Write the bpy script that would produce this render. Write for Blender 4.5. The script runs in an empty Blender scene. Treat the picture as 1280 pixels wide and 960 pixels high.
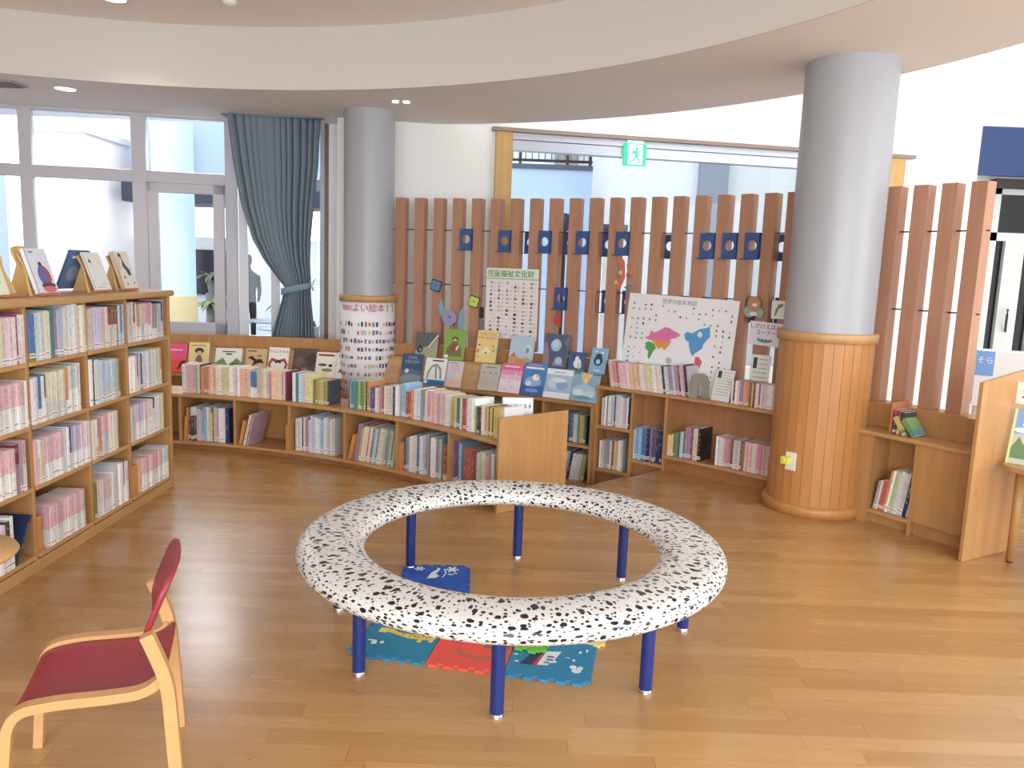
import bpy, bmesh, math, random
from mathutils import Vector, Matrix
from mathutils.geometry import tessellate_polygon
random.seed(7)
D = bpy.data; COL = bpy.context.scene.collection; SC = bpy.context.scene
R = math.radians; PI = math.pi
cos, sin = math.cos, math.sin

# ------------------------------------------------------------------ camera, sky, light, exposure
PITCH, ROLL, FPX, EYE = 0.1453044, -0.0372578, 985.0, 1.5
fw = Vector((0, cos(PITCH), -sin(PITCH))); rt = Vector((1, 0, 0)); dn = fw.cross(rt)
cx_ = cos(ROLL) * rt + sin(ROLL) * dn; cy_ = -sin(ROLL) * rt + cos(ROLL) * dn
cam = D.cameras.new('camera'); cam.sensor_width = 36; cam.lens = FPX / 1280 * 36; cam.clip_start = .05; cam.clip_end = 200
camo = D.objects.new('camera', cam); COL.objects.link(camo); SC.camera = camo
m = Matrix((cx_, -cy_, -fw)).transposed().to_4x4(); m.translation = (0, 0, EYE); camo.matrix_world = m

w = D.worlds.new('sky'); SC.world = w; w.use_nodes = True
wn = w.node_tree.nodes['Background']; wn.inputs[0].default_value = (.93, .97, 1, 1); wn.inputs[1].default_value = 2.6
SC.view_settings.view_transform = 'Standard'; SC.view_settings.look = 'None'
SC.view_settings.exposure = 0.25; SC.view_settings.gamma = 1; SC.view_settings.use_curve_mapping = False

def area(name, loc, rot, sx, sy, power, col=(1, 1, 1)):
    l = D.lights.new(name, 'AREA'); l.shape = 'RECTANGLE'; l.size = sx; l.size_y = sy; l.energy = power; l.color = col
    o = D.objects.new(name, l); COL.objects.link(o); o.location = loc; o.rotation_euler = rot
    return o
area('window_daylight', (-3.4, 9.3, 3.95), (R(-52), 0, 0), 3.2, 1.2, 560, (.92, .97, 1))
area('rear_fill_light', (.5, -3.3, 1.7), (R(90), 0, 0), 7, 2.4, 360, (.85, .93, 1))  # fill light added behind the camera to brighten the room; the wall has no window
area('side_fill_light', (6.3, .3, 1.7), (R(90), 0, R(90)), 5, 2.4, 140, (.86, .94, 1))  # second added fill, from the side wall, which has no window either
area('hall_lamps', (3.6, 8.6, 5.4), (0, 0, 0), 7, 6, 66, (.93, .97, 1))
area('hall_fill_light', (3, 11.7, 5.4), (R(15), 0, 0), 6, 2.4, 60, (.9, .96, 1))  # extra lamp added to brighten the far hall; the roof there is closed

# ------------------------------------------------------------------ materials
def lin(c):
    if isinstance(c, str):
        c = c.lstrip('#'); c = [int(c[i:i + 2], 16) / 255 for i in (0, 2, 4)]
    return tuple(x / 12.92 if x <= .04045 else ((x + .055) / 1.055) ** 2.4 for x in c) + (1,)
MATS = {}
def mat(name, col, rough=.5, metal=0, spec=.5, emit=None, strength=0):
    if name in MATS: return MATS[name]
    a = D.materials.new(name); a.use_nodes = True; b = a.node_tree.nodes['Principled BSDF']
    b.inputs['Base Color'].default_value = lin(col); b.inputs['Roughness'].default_value = rough
    b.inputs['Metallic'].default_value = metal; b.inputs['Specular IOR Level'].default_value = spec
    if emit: b.inputs['Emission Color'].default_value = lin(emit); b.inputs['Emission Strength'].default_value = strength
    MATS[name] = a
    return a
def flat(col, rough=.6):
    return mat('paint_' + col.lstrip('#'), col, rough)
def nd(t, typ, **k):
    n = t.nodes.new(typ)
    for a, v in k.items(): setattr(n, a, v)
    return n
def mathn(t, op, a, b=None, c=None):
    n = nd(t, 'ShaderNodeMath', operation=op)
    for i, v in enumerate((a, b, c)):
        if v is None: continue
        if isinstance(v, (int, float)): n.inputs[i].default_value = v
        else: t.links.new(v, n.inputs[i])
    return n.outputs[0]
def mix(t, f, a, b):
    n = nd(t, 'ShaderNodeMix', data_type='RGBA')
    for i, v in ((0, f), (6, a), (7, b)):
        if isinstance(v, (int, float)): n.inputs[i].default_value = v
        elif isinstance(v, tuple): n.inputs[i].default_value = v
        else: t.links.new(v, n.inputs[i])
    return n.outputs[2]
def wood(name, col, axis='z', rough=.42, var=.16, scale=1):
    if name in MATS: return MATS[name]
    a = mat(name, col, rough); t = a.node_tree; b = t.nodes['Principled BSDF']
    tc = nd(t, 'ShaderNodeTexCoord'); mp = nd(t, 'ShaderNodeMapping')
    s = {'x': (1.5, 22, 22), 'y': (22, 1.5, 22), 'z': (22, 22, 1.5)}[axis]
    mp.inputs['Scale'].default_value = tuple(v * scale for v in s)
    t.links.new(tc.outputs['Object'], mp.inputs['Vector'])
    n = nd(t, 'ShaderNodeTexNoise'); n.inputs['Scale'].default_value = 1; n.inputs['Detail'].default_value = 4; n.inputs['Roughness'].default_value = .6
    t.links.new(mp.outputs[0], n.inputs['Vector'])
    n2 = nd(t, 'ShaderNodeTexNoise'); n2.inputs['Scale'].default_value = 3.5; t.links.new(tc.outputs['Object'], n2.inputs['Vector'])
    c = lin(col); lo = tuple(x * (1 - var) for x in c[:3]) + (1,); hi = tuple(min(1, x * (1 + var)) for x in c[:3]) + (1,)
    f = mathn(t, 'ADD', mathn(t, 'MULTIPLY', n.outputs[0], .7), mathn(t, 'MULTIPLY', n2.outputs[0], .3))
    f2 = nd(t, 'ShaderNodeMapRange'); f2.inputs[1].default_value = .3; f2.inputs[2].default_value = .7; t.links.new(f, f2.inputs[0])
    t.links.new(mix(t, f2.outputs[0], lo, hi), b.inputs['Base Color'])
    return a
WCASE = wood('beech_case_wood', '#b48553', 'z'); WCASEX = wood('beech_board_wood', '#b98b5c', 'x')
WLIGHT = wood('light_edge_wood', '#c09564', 'y'); WPOST = wood('screen_post_wood', '#ae8066', 'z', .55, .14)
WCLAD = wood('column_cladding_wood', '#ba824c', 'z', .4, .12); WYEL = wood('yellow_trim_wood', '#c39a5e', 'z')
WCHAIR = wood('chair_birch_wood', '#d0a06a', 'x', .35, .08); WEND = wood('bookend_wood', '#cf8f52', 'z')
WPALE = wood('stand_plywood', '#dfb978', 'z', .5, .07)
PLASTER = mat('white_wall_paint', '#eeeeec', .8); SOFF = mat('soffit_paint', '#e2dedb', .85)
CEIL = mat('ceiling_paint', '#efebe8', .9); COLG = mat('column_grey_paint', '#a6a8ae', .38)
FRAME = mat('window_frame_paint', '#c5c4cc', .45); NAVY = mat('navy_enamel', '#35528a', .4)
LEGB = mat('navy_leg_paint', '#1b2f72', .3); CHROME = mat('chrome', '#d0d0d0', .2, 1); DARK = mat('black_rod', '#2a2626', .5)
REDV = wood('red_stained_ply', '#96303f', 'x', .38, .1); PAPER = mat('page_paper', '#efece2', .8); WHITE = flat('#f1f0ec')
STEEL = mat('rail_aluminium', '#b9bcc6', .35, .6)

def glass_mat():
    a = D.materials.new('clear_glass'); a.use_nodes = True; t = a.node_tree; t.nodes.remove(t.nodes['Principled BSDF'])
    tr = nd(t, 'ShaderNodeBsdfTransparent'); gl = nd(t, 'ShaderNodeBsdfGlossy'); gl.inputs['Roughness'].default_value = .02
    fr = nd(t, 'ShaderNodeFresnel'); fr.inputs['IOR'].default_value = 1.3; mx = nd(t, 'ShaderNodeMixShader')
    tr.inputs[0].default_value = (.97, .985, 1, 1)
    t.links.new(fr.outputs[0], mx.inputs[0]); t.links.new(tr.outputs[0], mx.inputs[1]); t.links.new(gl.outputs[0], mx.inputs[2])
    t.links.new(mx.outputs[0], t.nodes['Material Output'].inputs[0])
    return a
GLASS = glass_mat()

def floor_mat():
    a = mat('plank_floor', '#c08a50', .2); t = a.node_tree; b = t.nodes['Principled BSDF']
    tc = nd(t, 'ShaderNodeTexCoord'); sp = nd(t, 'ShaderNodeSeparateXYZ'); t.links.new(tc.outputs['Object'], sp.inputs[0])
    PW, PL = .076, .95
    v = mathn(t, 'DIVIDE', sp.outputs[1], PW); row = mathn(t, 'FLOOR', v); fv = mathn(t, 'FRACT', v)
    wn1 = nd(t, 'ShaderNodeTexWhiteNoise', noise_dimensions='1D'); t.links.new(row, wn1.inputs['W'])
    u = mathn(t, 'ADD', mathn(t, 'DIVIDE', sp.outputs[0], PL), mathn(t, 'MULTIPLY', wn1.outputs[0], 7.3)); cell = mathn(t, 'FLOOR', u); fu = mathn(t, 'FRACT', u)
    cb = nd(t, 'ShaderNodeCombineXYZ'); t.links.new(row, cb.inputs[0]); t.links.new(cell, cb.inputs[1])
    wn2 = nd(t, 'ShaderNodeTexWhiteNoise', noise_dimensions='2D'); t.links.new(cb.outputs[0], wn2.inputs['Vector'])
    mp = nd(t, 'ShaderNodeMapping'); mp.inputs['Scale'].default_value = (2, 26, 1); t.links.new(tc.outputs['Object'], mp.inputs['Vector'])
    ad = nd(t, 'ShaderNodeVectorMath', operation='ADD'); t.links.new(mp.outputs[0], ad.inputs[0]); t.links.new(wn2.outputs['Color'], ad.inputs[1])
    n = nd(t, 'ShaderNodeTexNoise'); n.inputs['Scale'].default_value = 1.2; n.inputs['Detail'].default_value = 5; t.links.new(ad.outputs[0], n.inputs['Vector'])
    f = mathn(t, 'ADD', mathn(t, 'MULTIPLY', wn2.outputs[0], .55), mathn(t, 'MULTIPLY', n.outputs[0], .5))
    c1 = mix(t, f, lin('#a47745'), lin('#c49963'))
    # small dark knots
    vo = nd(t, 'ShaderNodeTexVoronoi'); vo.inputs['Scale'].default_value = 2.6; mp2 = nd(t, 'ShaderNodeMapping'); mp2.inputs['Scale'].default_value = (1, 2.2, 1)
    t.links.new(tc.outputs['Object'], mp2.inputs['Vector']); t.links.new(mp2.outputs[0], vo.inputs['Vector'])
    kn = mathn(t, 'LESS_THAN', vo.outputs['Distance'], .03)
    c2 = mix(t, mathn(t, 'MULTIPLY', kn, .6), c1, lin('#6e4322'))
    g1 = mathn(t, 'LESS_THAN', fv, .022); g2 = mathn(t, 'LESS_THAN', fu, .0022)
    g = mathn(t, 'MAXIMUM', mathn(t, 'MULTIPLY', g1, .38), mathn(t, 'MULTIPLY', g2, .75))
    t.links.new(mix(t, g, c2, lin('#6b4426')), b.inputs['Base Color'])
    rr = nd(t, 'ShaderNodeMapRange'); rr.inputs[3].default_value = .2; rr.inputs[4].default_value = .32; b.inputs['Specular IOR Level'].default_value = .75; t.links.new(n.outputs[0], rr.inputs[0]); t.links.new(rr.outputs[0], b.inputs['Roughness'])
    return a
FLOOR = floor_mat()

def dalmatian():
    a = mat('dalmatian_vinyl', '#e2e0dd', .3); t = a.node_tree; b = t.nodes['Principled BSDF']
    tc = nd(t, 'ShaderNodeTexCoord'); nz = nd(t, 'ShaderNodeTexNoise'); nz.inputs['Scale'].default_value = 40; t.links.new(tc.outputs['UV'], nz.inputs['Vector'])
    va = nd(t, 'ShaderNodeVectorMath', operation='MULTIPLY_ADD'); va.inputs[1].default_value = (.012, .012, 0)
    t.links.new(nz.outputs['Color'], va.inputs[0]); t.links.new(tc.outputs['UV'], va.inputs[2])
    out = None
    for sc, th, off in ((27, .11, 0), (43, .07, 5.3)):
        mp = nd(t, 'ShaderNodeMapping'); mp.inputs['Location'].default_value = (off, off * .7, 0); t.links.new(va.outputs[0], mp.inputs['Vector'])
        v = nd(t, 'ShaderNodeTexVoronoi', voronoi_dimensions='2D'); v.inputs['Scale'].default_value = sc; v.inputs['Randomness'].default_value = .85; t.links.new(mp.outputs[0], v.inputs['Vector'])
        s = nd(t, 'ShaderNodeSeparateColor'); t.links.new(v.outputs['Color'], s.inputs[0])
        thr = mathn(t, 'ADD', th, mathn(t, 'MULTIPLY', mathn(t, 'POWER', s.outputs[0], 1.8), .23))
        k = mathn(t, 'LESS_THAN', v.outputs['Distance'], thr)
        out = k if out is None else mathn(t, 'MAXIMUM', out, k)
    t.links.new(mix(t, out, lin('#e2e0dd'), lin('#1d1d20')), b.inputs['Base Color'])
    return a
DALM = dalmatian()

def book_mat():
    """object colour on the upper spine, custom colour below the split, printed title marks and a shelf label"""
    a = mat('book_cover', '#ffffff', .42); t = a.node_tree; b = t.nodes['Principled BSDF']
    oi = nd(t, 'ShaderNodeObjectInfo'); tc = nd(t, 'ShaderNodeTexCoord')
    sp = nd(t, 'ShaderNodeSeparateXYZ'); t.links.new(tc.outputs['Generated'], sp.inputs[0])
    X, Y, Z = sp.outputs
    at = nd(t, 'ShaderNodeAttribute', attribute_type='OBJECT', attribute_name='lower_colour')
    sl = nd(t, 'ShaderNodeAttribute', attribute_type='OBJECT', attribute_name='split')
    wh = nd(t, 'ShaderNodeAttribute', attribute_type='OBJECT', attribute_name='spine_height')
    c = mix(t, mathn(t, 'LESS_THAN', Z, sl.outputs['Fac']), oi.outputs['Color'], at.outputs['Color'])
    front = mathn(t, 'LESS_THAN', Y, .03)
    # title glyphs: random dark cells down the middle of the spine
    cb = nd(t, 'ShaderNodeCombineXYZ'); t.links.new(mathn(t, 'FLOOR', mathn(t, 'MULTIPLY', X, 7)), cb.inputs[0])
    t.links.new(mathn(t, 'FLOOR', mathn(t, 'MULTIPLY', Z, 70)), cb.inputs[1]); t.links.new(mathn(t, 'MULTIPLY', oi.outputs['Random'], 91), cb.inputs[2])
    wn = nd(t, 'ShaderNodeTexWhiteNoise', noise_dimensions='3D'); t.links.new(cb.outputs[0], wn.inputs['Vector'])
    cb2 = nd(t, 'ShaderNodeCombineXYZ'); t.links.new(mathn(t, 'FLOOR', mathn(t, 'MULTIPLY', Z, 13)), cb2.inputs[0]); t.links.new(mathn(t, 'MULTIPLY', oi.outputs['Random'], 37), cb2.inputs[1])
    wn2 = nd(t, 'ShaderNodeTexWhiteNoise', noise_dimensions='2D'); t.links.new(cb2.outputs[0], wn2.inputs['Vector'])
    g = mathn(t, 'MULTIPLY', mathn(t, 'GREATER_THAN', wn.outputs[0], .5), mathn(t, 'GREATER_THAN', wn2.outputs[0], .42))
    g = mathn(t, 'MULTIPLY', g, mathn(t, 'LESS_THAN', mathn(t, 'ABSOLUTE', mathn(t, 'SUBTRACT', X, .5)), .22))
    g = mathn(t, 'MULTIPLY', g, mathn(t, 'LESS_THAN', mathn(t, 'ABSOLUTE', mathn(t, 'SUBTRACT', Z, .62)), .3))
    g = mathn(t, 'MULTIPLY', g, front)
    lum = nd(t, 'ShaderNodeRGBToBW'); t.links.new(c, lum.inputs[0])
    ink = mix(t, mathn(t, 'LESS_THAN', lum.outputs[0], .18), lin('#4a4650'), lin('#e8e2d4'))
    c = mix(t, mathn(t, 'MULTIPLY', g, .42), c, ink)
    # shelf label near the foot of the spine
    zo = mathn(t, 'MULTIPLY_ADD', oi.outputs['Random'], .05, .08); on_ = mathn(t, 'GREATER_THAN', mathn(t, 'FRACT', mathn(t, 'MULTIPLY', oi.outputs['Random'], 17.3)), .3)
    lb = mathn(t, 'MULTIPLY', mathn(t, 'MULTIPLY', front, on_), mathn(t, 'LESS_THAN', mathn(t, 'ABSOLUTE', mathn(t, 'SUBTRACT', Z, zo)), .05))
    lb = mathn(t, 'MULTIPLY', lb, .8)
    c = mix(t, lb, c, lin('#eceae4'))
    ln = mathn(t, 'MULTIPLY', mathn(t, 'MULTIPLY', front, on_), mathn(t, 'LESS_THAN', mathn(t, 'ABSOLUTE', mathn(t, 'SUBTRACT', Z, zo)), .012))
    lc = mix(t, mathn(t, 'GREATER_THAN', oi.outputs['Random'], .5), lin('#c0505a'), lin('#3a3a48'))
    c = mix(t, mathn(t, 'MULTIPLY', ln, .75), c, lc)
    # printed cover on the boards
    n = nd(t, 'ShaderNodeTexNoise'); n.inputs['Scale'].default_value = 9; t.links.new(tc.outputs['Object'], n.inputs['Vector'])
    t.links.new(mix(t, mathn(t, 'MULTIPLY', mathn(t, 'GREATER_THAN', n.outputs[0], .62), .18), c, lin('#8a7f78')), b.inputs['Base Color'])
    return a
BOOK = book_mat()

# ------------------------------------------------------------------ mesh helpers
ORG = {}
class MB:
    def __init__(s): s.bm = bmesh.new(); s.mi = 0
    def face(s, pts):
        f = s.bm.faces.new([s.bm.verts.new(p) for p in pts]); f.material_index = s.mi; return f
    def box(s, x0, y0, z0, x1, y1, z1, M=None):
        v = [s.bm.verts.new(Vector(p) if M is None else M @ Vector(p)) for p in ((x0, y0, z0), (x1, y0, z0), (x1, y1, z0), (x0, y1, z0), (x0, y0, z1), (x1, y0, z1), (x1, y1, z1), (x0, y1, z1))]
        for q in ((0, 3, 2, 1), (4, 5, 6, 7), (0, 1, 5, 4), (1, 2, 6, 5), (2, 3, 7, 6), (3, 0, 4, 7)):
            s.bm.faces.new([v[i] for i in q]).material_index = s.mi
        return s
    def grid(s, P, closed_u=False, closed_v=False):
        n, m_ = len(P), len(P[0]); V = [[s.bm.verts.new(p) for p in r] for r in P]
        for i in range(n if closed_u else n - 1):
            for j in range(m_ if closed_v else m_ - 1):
                f = s.bm.faces.new((V[i][j], V[(i + 1) % n][j], V[(i + 1) % n][(j + 1) % m_], V[i][(j + 1) % m_])); f.material_index = s.mi; f.smooth = True
        return V
    def prism(s, pts, lo, hi, M=None):
        """pts: 2-D outline; lo/hi extrude z"""
        T = (lambda p: p) if M is None else (lambda p: M @ Vector(p))
        a = [s.bm.verts.new(T((x, y, lo))) for x, y in pts]; b = [s.bm.verts.new(T((x, y, hi))) for x, y in pts]
        n = len(pts)
        tri = [(0, i, i + 1) for i in range(1, n - 1)] if n < 5 else tessellate_polygon([[Vector((x, y, 0)) for x, y in pts]])
        if n < 5: s.bm.faces.new(a[::-1]).material_index = s.mi; s.bm.faces.new(b).material_index = s.mi
        else:
            for q in tri:
                for v in (a, b):
                    try: s.bm.faces.new([v[i] for i in q]).material_index = s.mi
                    except ValueError: pass
        for i in range(n): s.bm.faces.new((a[i], a[(i + 1) % n], b[(i + 1) % n], b[i])).material_index = s.mi
        return s
    def arc(s, c, r0, r1, t0, t1, z0, z1, n=None, z0b=None, z1b=None, skew=0):
        """solid ring sector, degrees; r1 edge may have its own heights"""
        n = n or max(2, int(abs(t1 - t0) / 1.6) + 1)
        z0b = z0 if z0b is None else z0b; z1b = z1 if z1b is None else z1b
        rows = []
        for i in range(n + 1):
            t = R(t0 + (t1 - t0) * i / n); tb = t + R(skew * (i / n) ** 12); u = (cos(t), sin(t)); ub = (cos(tb), sin(tb))
            rows.append([s.bm.verts.new((c[0] + r * q[0], c[1] + r * q[1], z)) for r, z, q in ((r0, z0, u), (r1, z0b, ub), (r1, z1b, ub), (r0, z1, u))])
        for a, b in zip(rows, rows[1:]):
            for j in range(4):
                s.bm.faces.new((a[j], a[(j + 1) % 4], b[(j + 1) % 4], b[j])).material_index = s.mi
        s.bm.faces.new(rows[0][::-1]).material_index = s.mi; s.bm.faces.new(rows[-1]).material_index = s.mi
        return s
    def lathe(s, c, prof, n=48):
        P = [[(c[0] + r * cos(2 * PI * i / n), c[1] + r * sin(2 * PI * i / n), z) for r, z in prof] for i in range(n)]
        s.grid(P, closed_u=True)
        for r, z in (prof[0], prof[-1]):
            if r > 1e-6: s.face([(c[0] + r * cos(2 * PI * i / n), c[1] + r * sin(2 * PI * i / n), z) for i in range(n)])
        return s
    def tube(s, pts, r, n=8, closed=False):
        pts = [Vector(p) for p in pts]; rings = []; N = len(pts)
        for i, p in enumerate(pts):
            a = pts[i - 1] if (i or closed) else p; b = pts[(i + 1) % N] if (i < N - 1 or closed) else p
            d = (b - a).normalized(); up = Vector((0, 0, 1)) if abs(d.z) < .9 else Vector((1, 0, 0))
            x = d.cross(up).normalized(); y = d.cross(x); rr = r[i] if isinstance(r, (list, tuple)) else r
            rings.append([p + rr * (cos(2 * PI * k / n) * x + sin(2 * PI * k / n) * y) for k in range(n)])
        V = s.grid(rings, closed_u=closed, closed_v=True)
        if not closed:
            s.bm.faces.new(V[0][::-1]).material_index = s.mi; s.bm.faces.new(V[-1]).material_index = s.mi
        return s
    def band(s, pts, wid, thick, axis):
        """laminated strip: pts centre line, wid along axis vector, thick normal to it"""
        pts = [Vector(p) for p in pts]; ax = Vector(axis).normalized(); rings = []
        for i, p in enumerate(pts):
            d = (pts[min(i + 1, len(pts) - 1)] - pts[max(i - 1, 0)]).normalized(); nn = d.cross(ax).normalized()
            rings.append([p + a * ax * wid / 2 + b * nn * thick / 2 for a, b in ((-1, -1), (1, -1), (1, 1), (-1, 1))])
        V = [[s.bm.verts.new(q) for q in r] for r in rings]
        for a, b in zip(V, V[1:]):
            for j in range(4): s.bm.faces.new((a[j], a[(j + 1) % 4], b[(j + 1) % 4], b[j])).material_index = s.mi
        s.bm.faces.new(V[0][::-1]); s.bm.faces.new(V[-1])
        return s
    def build(s, name, mats, parent=None, at=None, bevel=0, smooth=False, local=False):
        """vertices are in world space unless local; origin of a part is its thing's origin"""
        me = D.meshes.new(name); bmesh.ops.recalc_face_normals(s.bm, faces=s.bm.faces)
        o0 = Vector((0, 0, 0))
        if not local:
            o0 = Vector(at) if at is not None else (ORG[parent.name] if parent else Vector((0, 0, 0)))
            if o0.length: bmesh.ops.translate(s.bm, verts=s.bm.verts, vec=-o0)
        if smooth:
            for f in s.bm.faces: f.smooth = True
        s.bm.to_mesh(me); s.bm.free()
        for a in (mats if isinstance(mats, (list, tuple)) else [mats]): me.materials.append(a)
        o = D.objects.new(name, me); COL.objects.link(o)
        if parent: o.parent = parent
        elif at is not None: o.location = at
        ORG[o.name] = o0
        if bevel:
            b = o.modifiers.new('edge', 'BEVEL'); b.width = bevel; b.segments = 2; b.limit_method = 'ANGLE'
        return o
USED = set()
def tag(o, label, cat, group=None, kind=None):
    o['label'] = label; o['category'] = cat
    if group: o['group'] = group
    if kind: o['kind'] = kind
    return o
def thing(name, label, cat, loc=(0, 0, 0), group=None, M=None):
    o = D.objects.new(name, None); o.empty_display_size = .05; COL.objects.link(o)
    if M is None: o.location = loc; ORG[o.name] = Vector(loc)
    else: o.matrix_world = M; ORG[o.name] = Vector((0, 0, 0))
    return tag(o, label, cat, group)
def struct(o): o['kind'] = 'structure'; return o
def text(body, size, col, parent, M, ext=.0004, align='CENTER', bold=0):
    c = D.curves.new('lettering', 'FONT'); c.body = body; c.size = size; c.align_x = align; c.align_y = 'CENTER'; c.extrude = ext; c.offset = bold
    f = D.objects.new('glyphs', c); COL.objects.link(f); bpy.context.view_layer.update()
    me = D.meshes.new_from_object(f.evaluated_get(bpy.context.evaluated_depsgraph_get())); me.name = 'lettering'; D.objects.remove(f); D.curves.remove(c)
    me.materials.clear(); me.materials.append(col if not isinstance(col, str) else flat(col)); o = D.objects.new('lettering', me); COL.objects.link(o)
    o.parent = parent; o.matrix_local = M
    return o
def ell(cx, cy, rx, ry, n=16, a=0):
    return [(cx + rx * cos(2 * PI * i / n) * cos(a) - ry * sin(2 * PI * i / n) * sin(a), cy + rx * cos(2 * PI * i / n) * sin(a) + ry * sin(2 * PI * i / n) * cos(a)) for i in range(n)]
def art(parent, name, w, h, shapes, F, eps=.0004, texts=True):
    """flat printed shapes on a sheet w x h (fractions); F(u, v, off) gives the local point"""
    cols = []; mb = MB(); k = 1
    for sh in shapes:
        if sh[0] == 't': continue
        col = sh[-1]
        if col not in cols: cols.append(col)
        mb.mi = cols.index(col)
        if sh[0] == 'e': pts = ell(sh[1], sh[2], sh[3], sh[4])
        elif sh[0] == 'r': pts = [(sh[1], sh[2]), (sh[3], sh[2]), (sh[3], sh[4]), (sh[1], sh[4])]
        else: pts = sh[1]
        mb.face([F(u * w, v * h, eps * k) for u, v in pts]); k += 1 if len(shapes) < 40 else .02
    if cols: mb.build(name, [flat(c) for c in cols], parent, local=True)
    else: mb.bm.free()
    if texts:
        for sh in shapes:
            if sh[0] == 't':
                p = Vector(F(sh[2] * w, sh[3] * h, eps * (k + 1)))
                text(sh[1], sh[4], sh[5], parent, Matrix.Translation(p) @ Matrix.Rotation(PI / 2, 4, 'X'))
def FRONT(u, v, off): return (u, -off, v)

# fence-side circle and low-bookcase circle
C = (-2.44, 1.42); LC = (-2.93, 2.28)
def on(c, r, t, z=0): return Vector((c[0] + r * cos(R(t)), c[1] + r * sin(R(t)), z))
def facing(c, r, t, z): return Matrix.Translation(on(c, r, t, z)) @ Matrix.Rotation(R(t - 90), 4, 'Z')

# ------------------------------------------------------------------ the setting
def circ_int(c, R_, t): return on(c, R_, t)
mb = MB()   # floor of the reading area, ending at the crest where it steps down to the aisle behind the low bookcase
fl = [(-7, -3.5), (6.5, -3.5), (6.5, 7.6), (3.1, 7.6), (2.95, 4.42)] + [tuple(on(C, 5.95, t)[:2]) for t in range(29, 52, 2)] + [(1.205, 5.98), (.58, 5.40), (.36, 5.20)] + [tuple(on(LC, 3.863, t)[:2]) for t in range(42, 122, 3)] + [(-7, 5.6)]
mb.prism(fl, -.06, 0); struct(mb.build('floor', FLOOR))
mb = MB(); mb.box(-8, 4, -.40, 6.5, 9.2, -.335); struct(mb.build('floor_aisle', FLOOR))
mb = MB(); mb.box(-9, 9.2, -.42, 9, 18, -.34); struct(mb.build('floor_hall', mat('hall_floor_stone', '#b9b4ad', .4)))
for i, (q0, q1, z) in enumerate((((1.12, 6.10), (.50, 5.50), -.11), ((1.00, 6.20), (.40, 5.62), -.22))):   # two steps down
    a, b = Vector(q0 + (0,)), Vector(q1 + (0,)); d = Vector((-.11, .11, 0)); s = Vector((.09, -.09, 0))
    mb = MB(); mb.prism([tuple((a + s)[:2]), tuple((b + s)[:2]), tuple((b + d)[:2]), tuple((a + d)[:2])], z - .11, z); struct(mb.build('floor_step', FLOOR))

IC, IR = (-2.44, 1.96), 4.56; OC, OR = (-1.65, 3.24), 4.587
def out_r(t):
    u = Vector((cos(R(t)), sin(R(t)))); p = Vector(IC) - Vector(OC); b = p.dot(u); r = -b + math.sqrt(b * b - p.dot(p) + OR * OR)
    if t > 76:
        r2 = (8.15 - IC[1]) / max(.05, u.y)
        k = min(1, (t - 76) / 6); r = r + (min(r2, 8.5) - r) * k
    return r
mb = MB(); rows = []
for i in range(141):
    t = -95 + i * 2; tt = t if t > -40 else -40
    ro = out_r(tt) if t <= 160 else 6; a = on(IC, IR + .02, t); b = on(IC, max(ro, IR + .4), t)
    rows.append([(a.x, a.y, 2.83), (b.x, b.y, 2.83), (b.x, b.y, 3.05), (a.x, a.y, 3.05)])
mb.grid(rows, closed_v=True)
o = struct(mb.build('ceiling_soffit', SOFF))
for f in o.data.polygons: f.use_smooth = False
mb = MB(); rows = [[(on(IC, IR, t, 2.829)), (on(IC, IR, t, 3.30)), on(IC, IR + .019, t, 3.30), on(IC, IR + .019, t, 2.829)] for t in range(-96, 187)]
mb.grid(rows, closed_v=True); o = struct(mb.build('ceiling_fascia', mat('fascia_paint', '#d3cec9', .85)))
for f in o.data.polygons: f.use_smooth = False
mb = MB(); mb.prism([tuple(on(IC, IR + .06, t)[:2]) for t in range(-40, 221, 4)] + [(-7, -3.4), (6, -3.4)], 3.30, 3.40); struct(mb.build('ceiling', CEIL))

# window wall: frame grid, panes, sill, wall below and beside
def wy(x): return 7.75 + .15 * (x + 3.6)
WM = Matrix.Translation((-3.6, 7.75, 0)) @ Matrix.Rotation(math.atan(.15), 4, 'Z')     # local x along the wall
def wx(x): return (x + 3.6) * 1.011
def wbox(mb, x0, z0, x1, z1, y0=-.04, y1=.04): return mb.box(wx(x0), y0, z0, wx(x1), y1, z1, WM)
win = thing('window_1', 'glazed window wall with white frame above display bookcase', 'window'); win['kind'] = 'structure'
mb = MB()
for x0, x1 in ((-5.72, -5.62), (-4.68, -4.57), (-3.70, -3.57), (-2.86, -2.75), (-1.97, -1.90)): wbox(mb, x0, .70, x1, 2.83)
for z0, z1 in ((.66, .74), (2.19, 2.30), (2.80, 2.86)): wbox(mb, -6.6, z0, -1.90, z1, -.035, .035)
mb.build('window_frame', FRAME, win, bevel=.006)
mb = MB()
for x0, x1 in ((-3.56, -2.87),):          # opening sash, framed
    for q in ((x0, .74, x0 + .09, 2.19), (x1 - .1, .74, x1, 2.19), (x0, 2.10, x1, 2.19), (x0, .74, x1, .86)): wbox(mb, *q, -.055, .0)
mb.build('sash_frame', FRAME, win, bevel=.005)
mb = MB()
for q in ((-2.74, .74, -2.66, 2.19), (-2.44, .74, -2.36, 2.19), (-2.44, .74, -1.98, .84)): wbox(mb, *q, -.03, .02)
mb.build('inner_sash', mat('sash_white', '#dfe3ea', .4), win, bevel=.004)
for x0, x1 in ((-5.62, -4.68), (-4.57, -3.70), (-3.57, -2.86), (-2.75, -1.97)):
    for z0, z1 in ((.74, 2.19), (2.30, 2.80)):
        mb = MB(); wbox(mb, x0, z0, x1, z1, .006, .012); mb.build('pane', GLASS, win)
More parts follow.
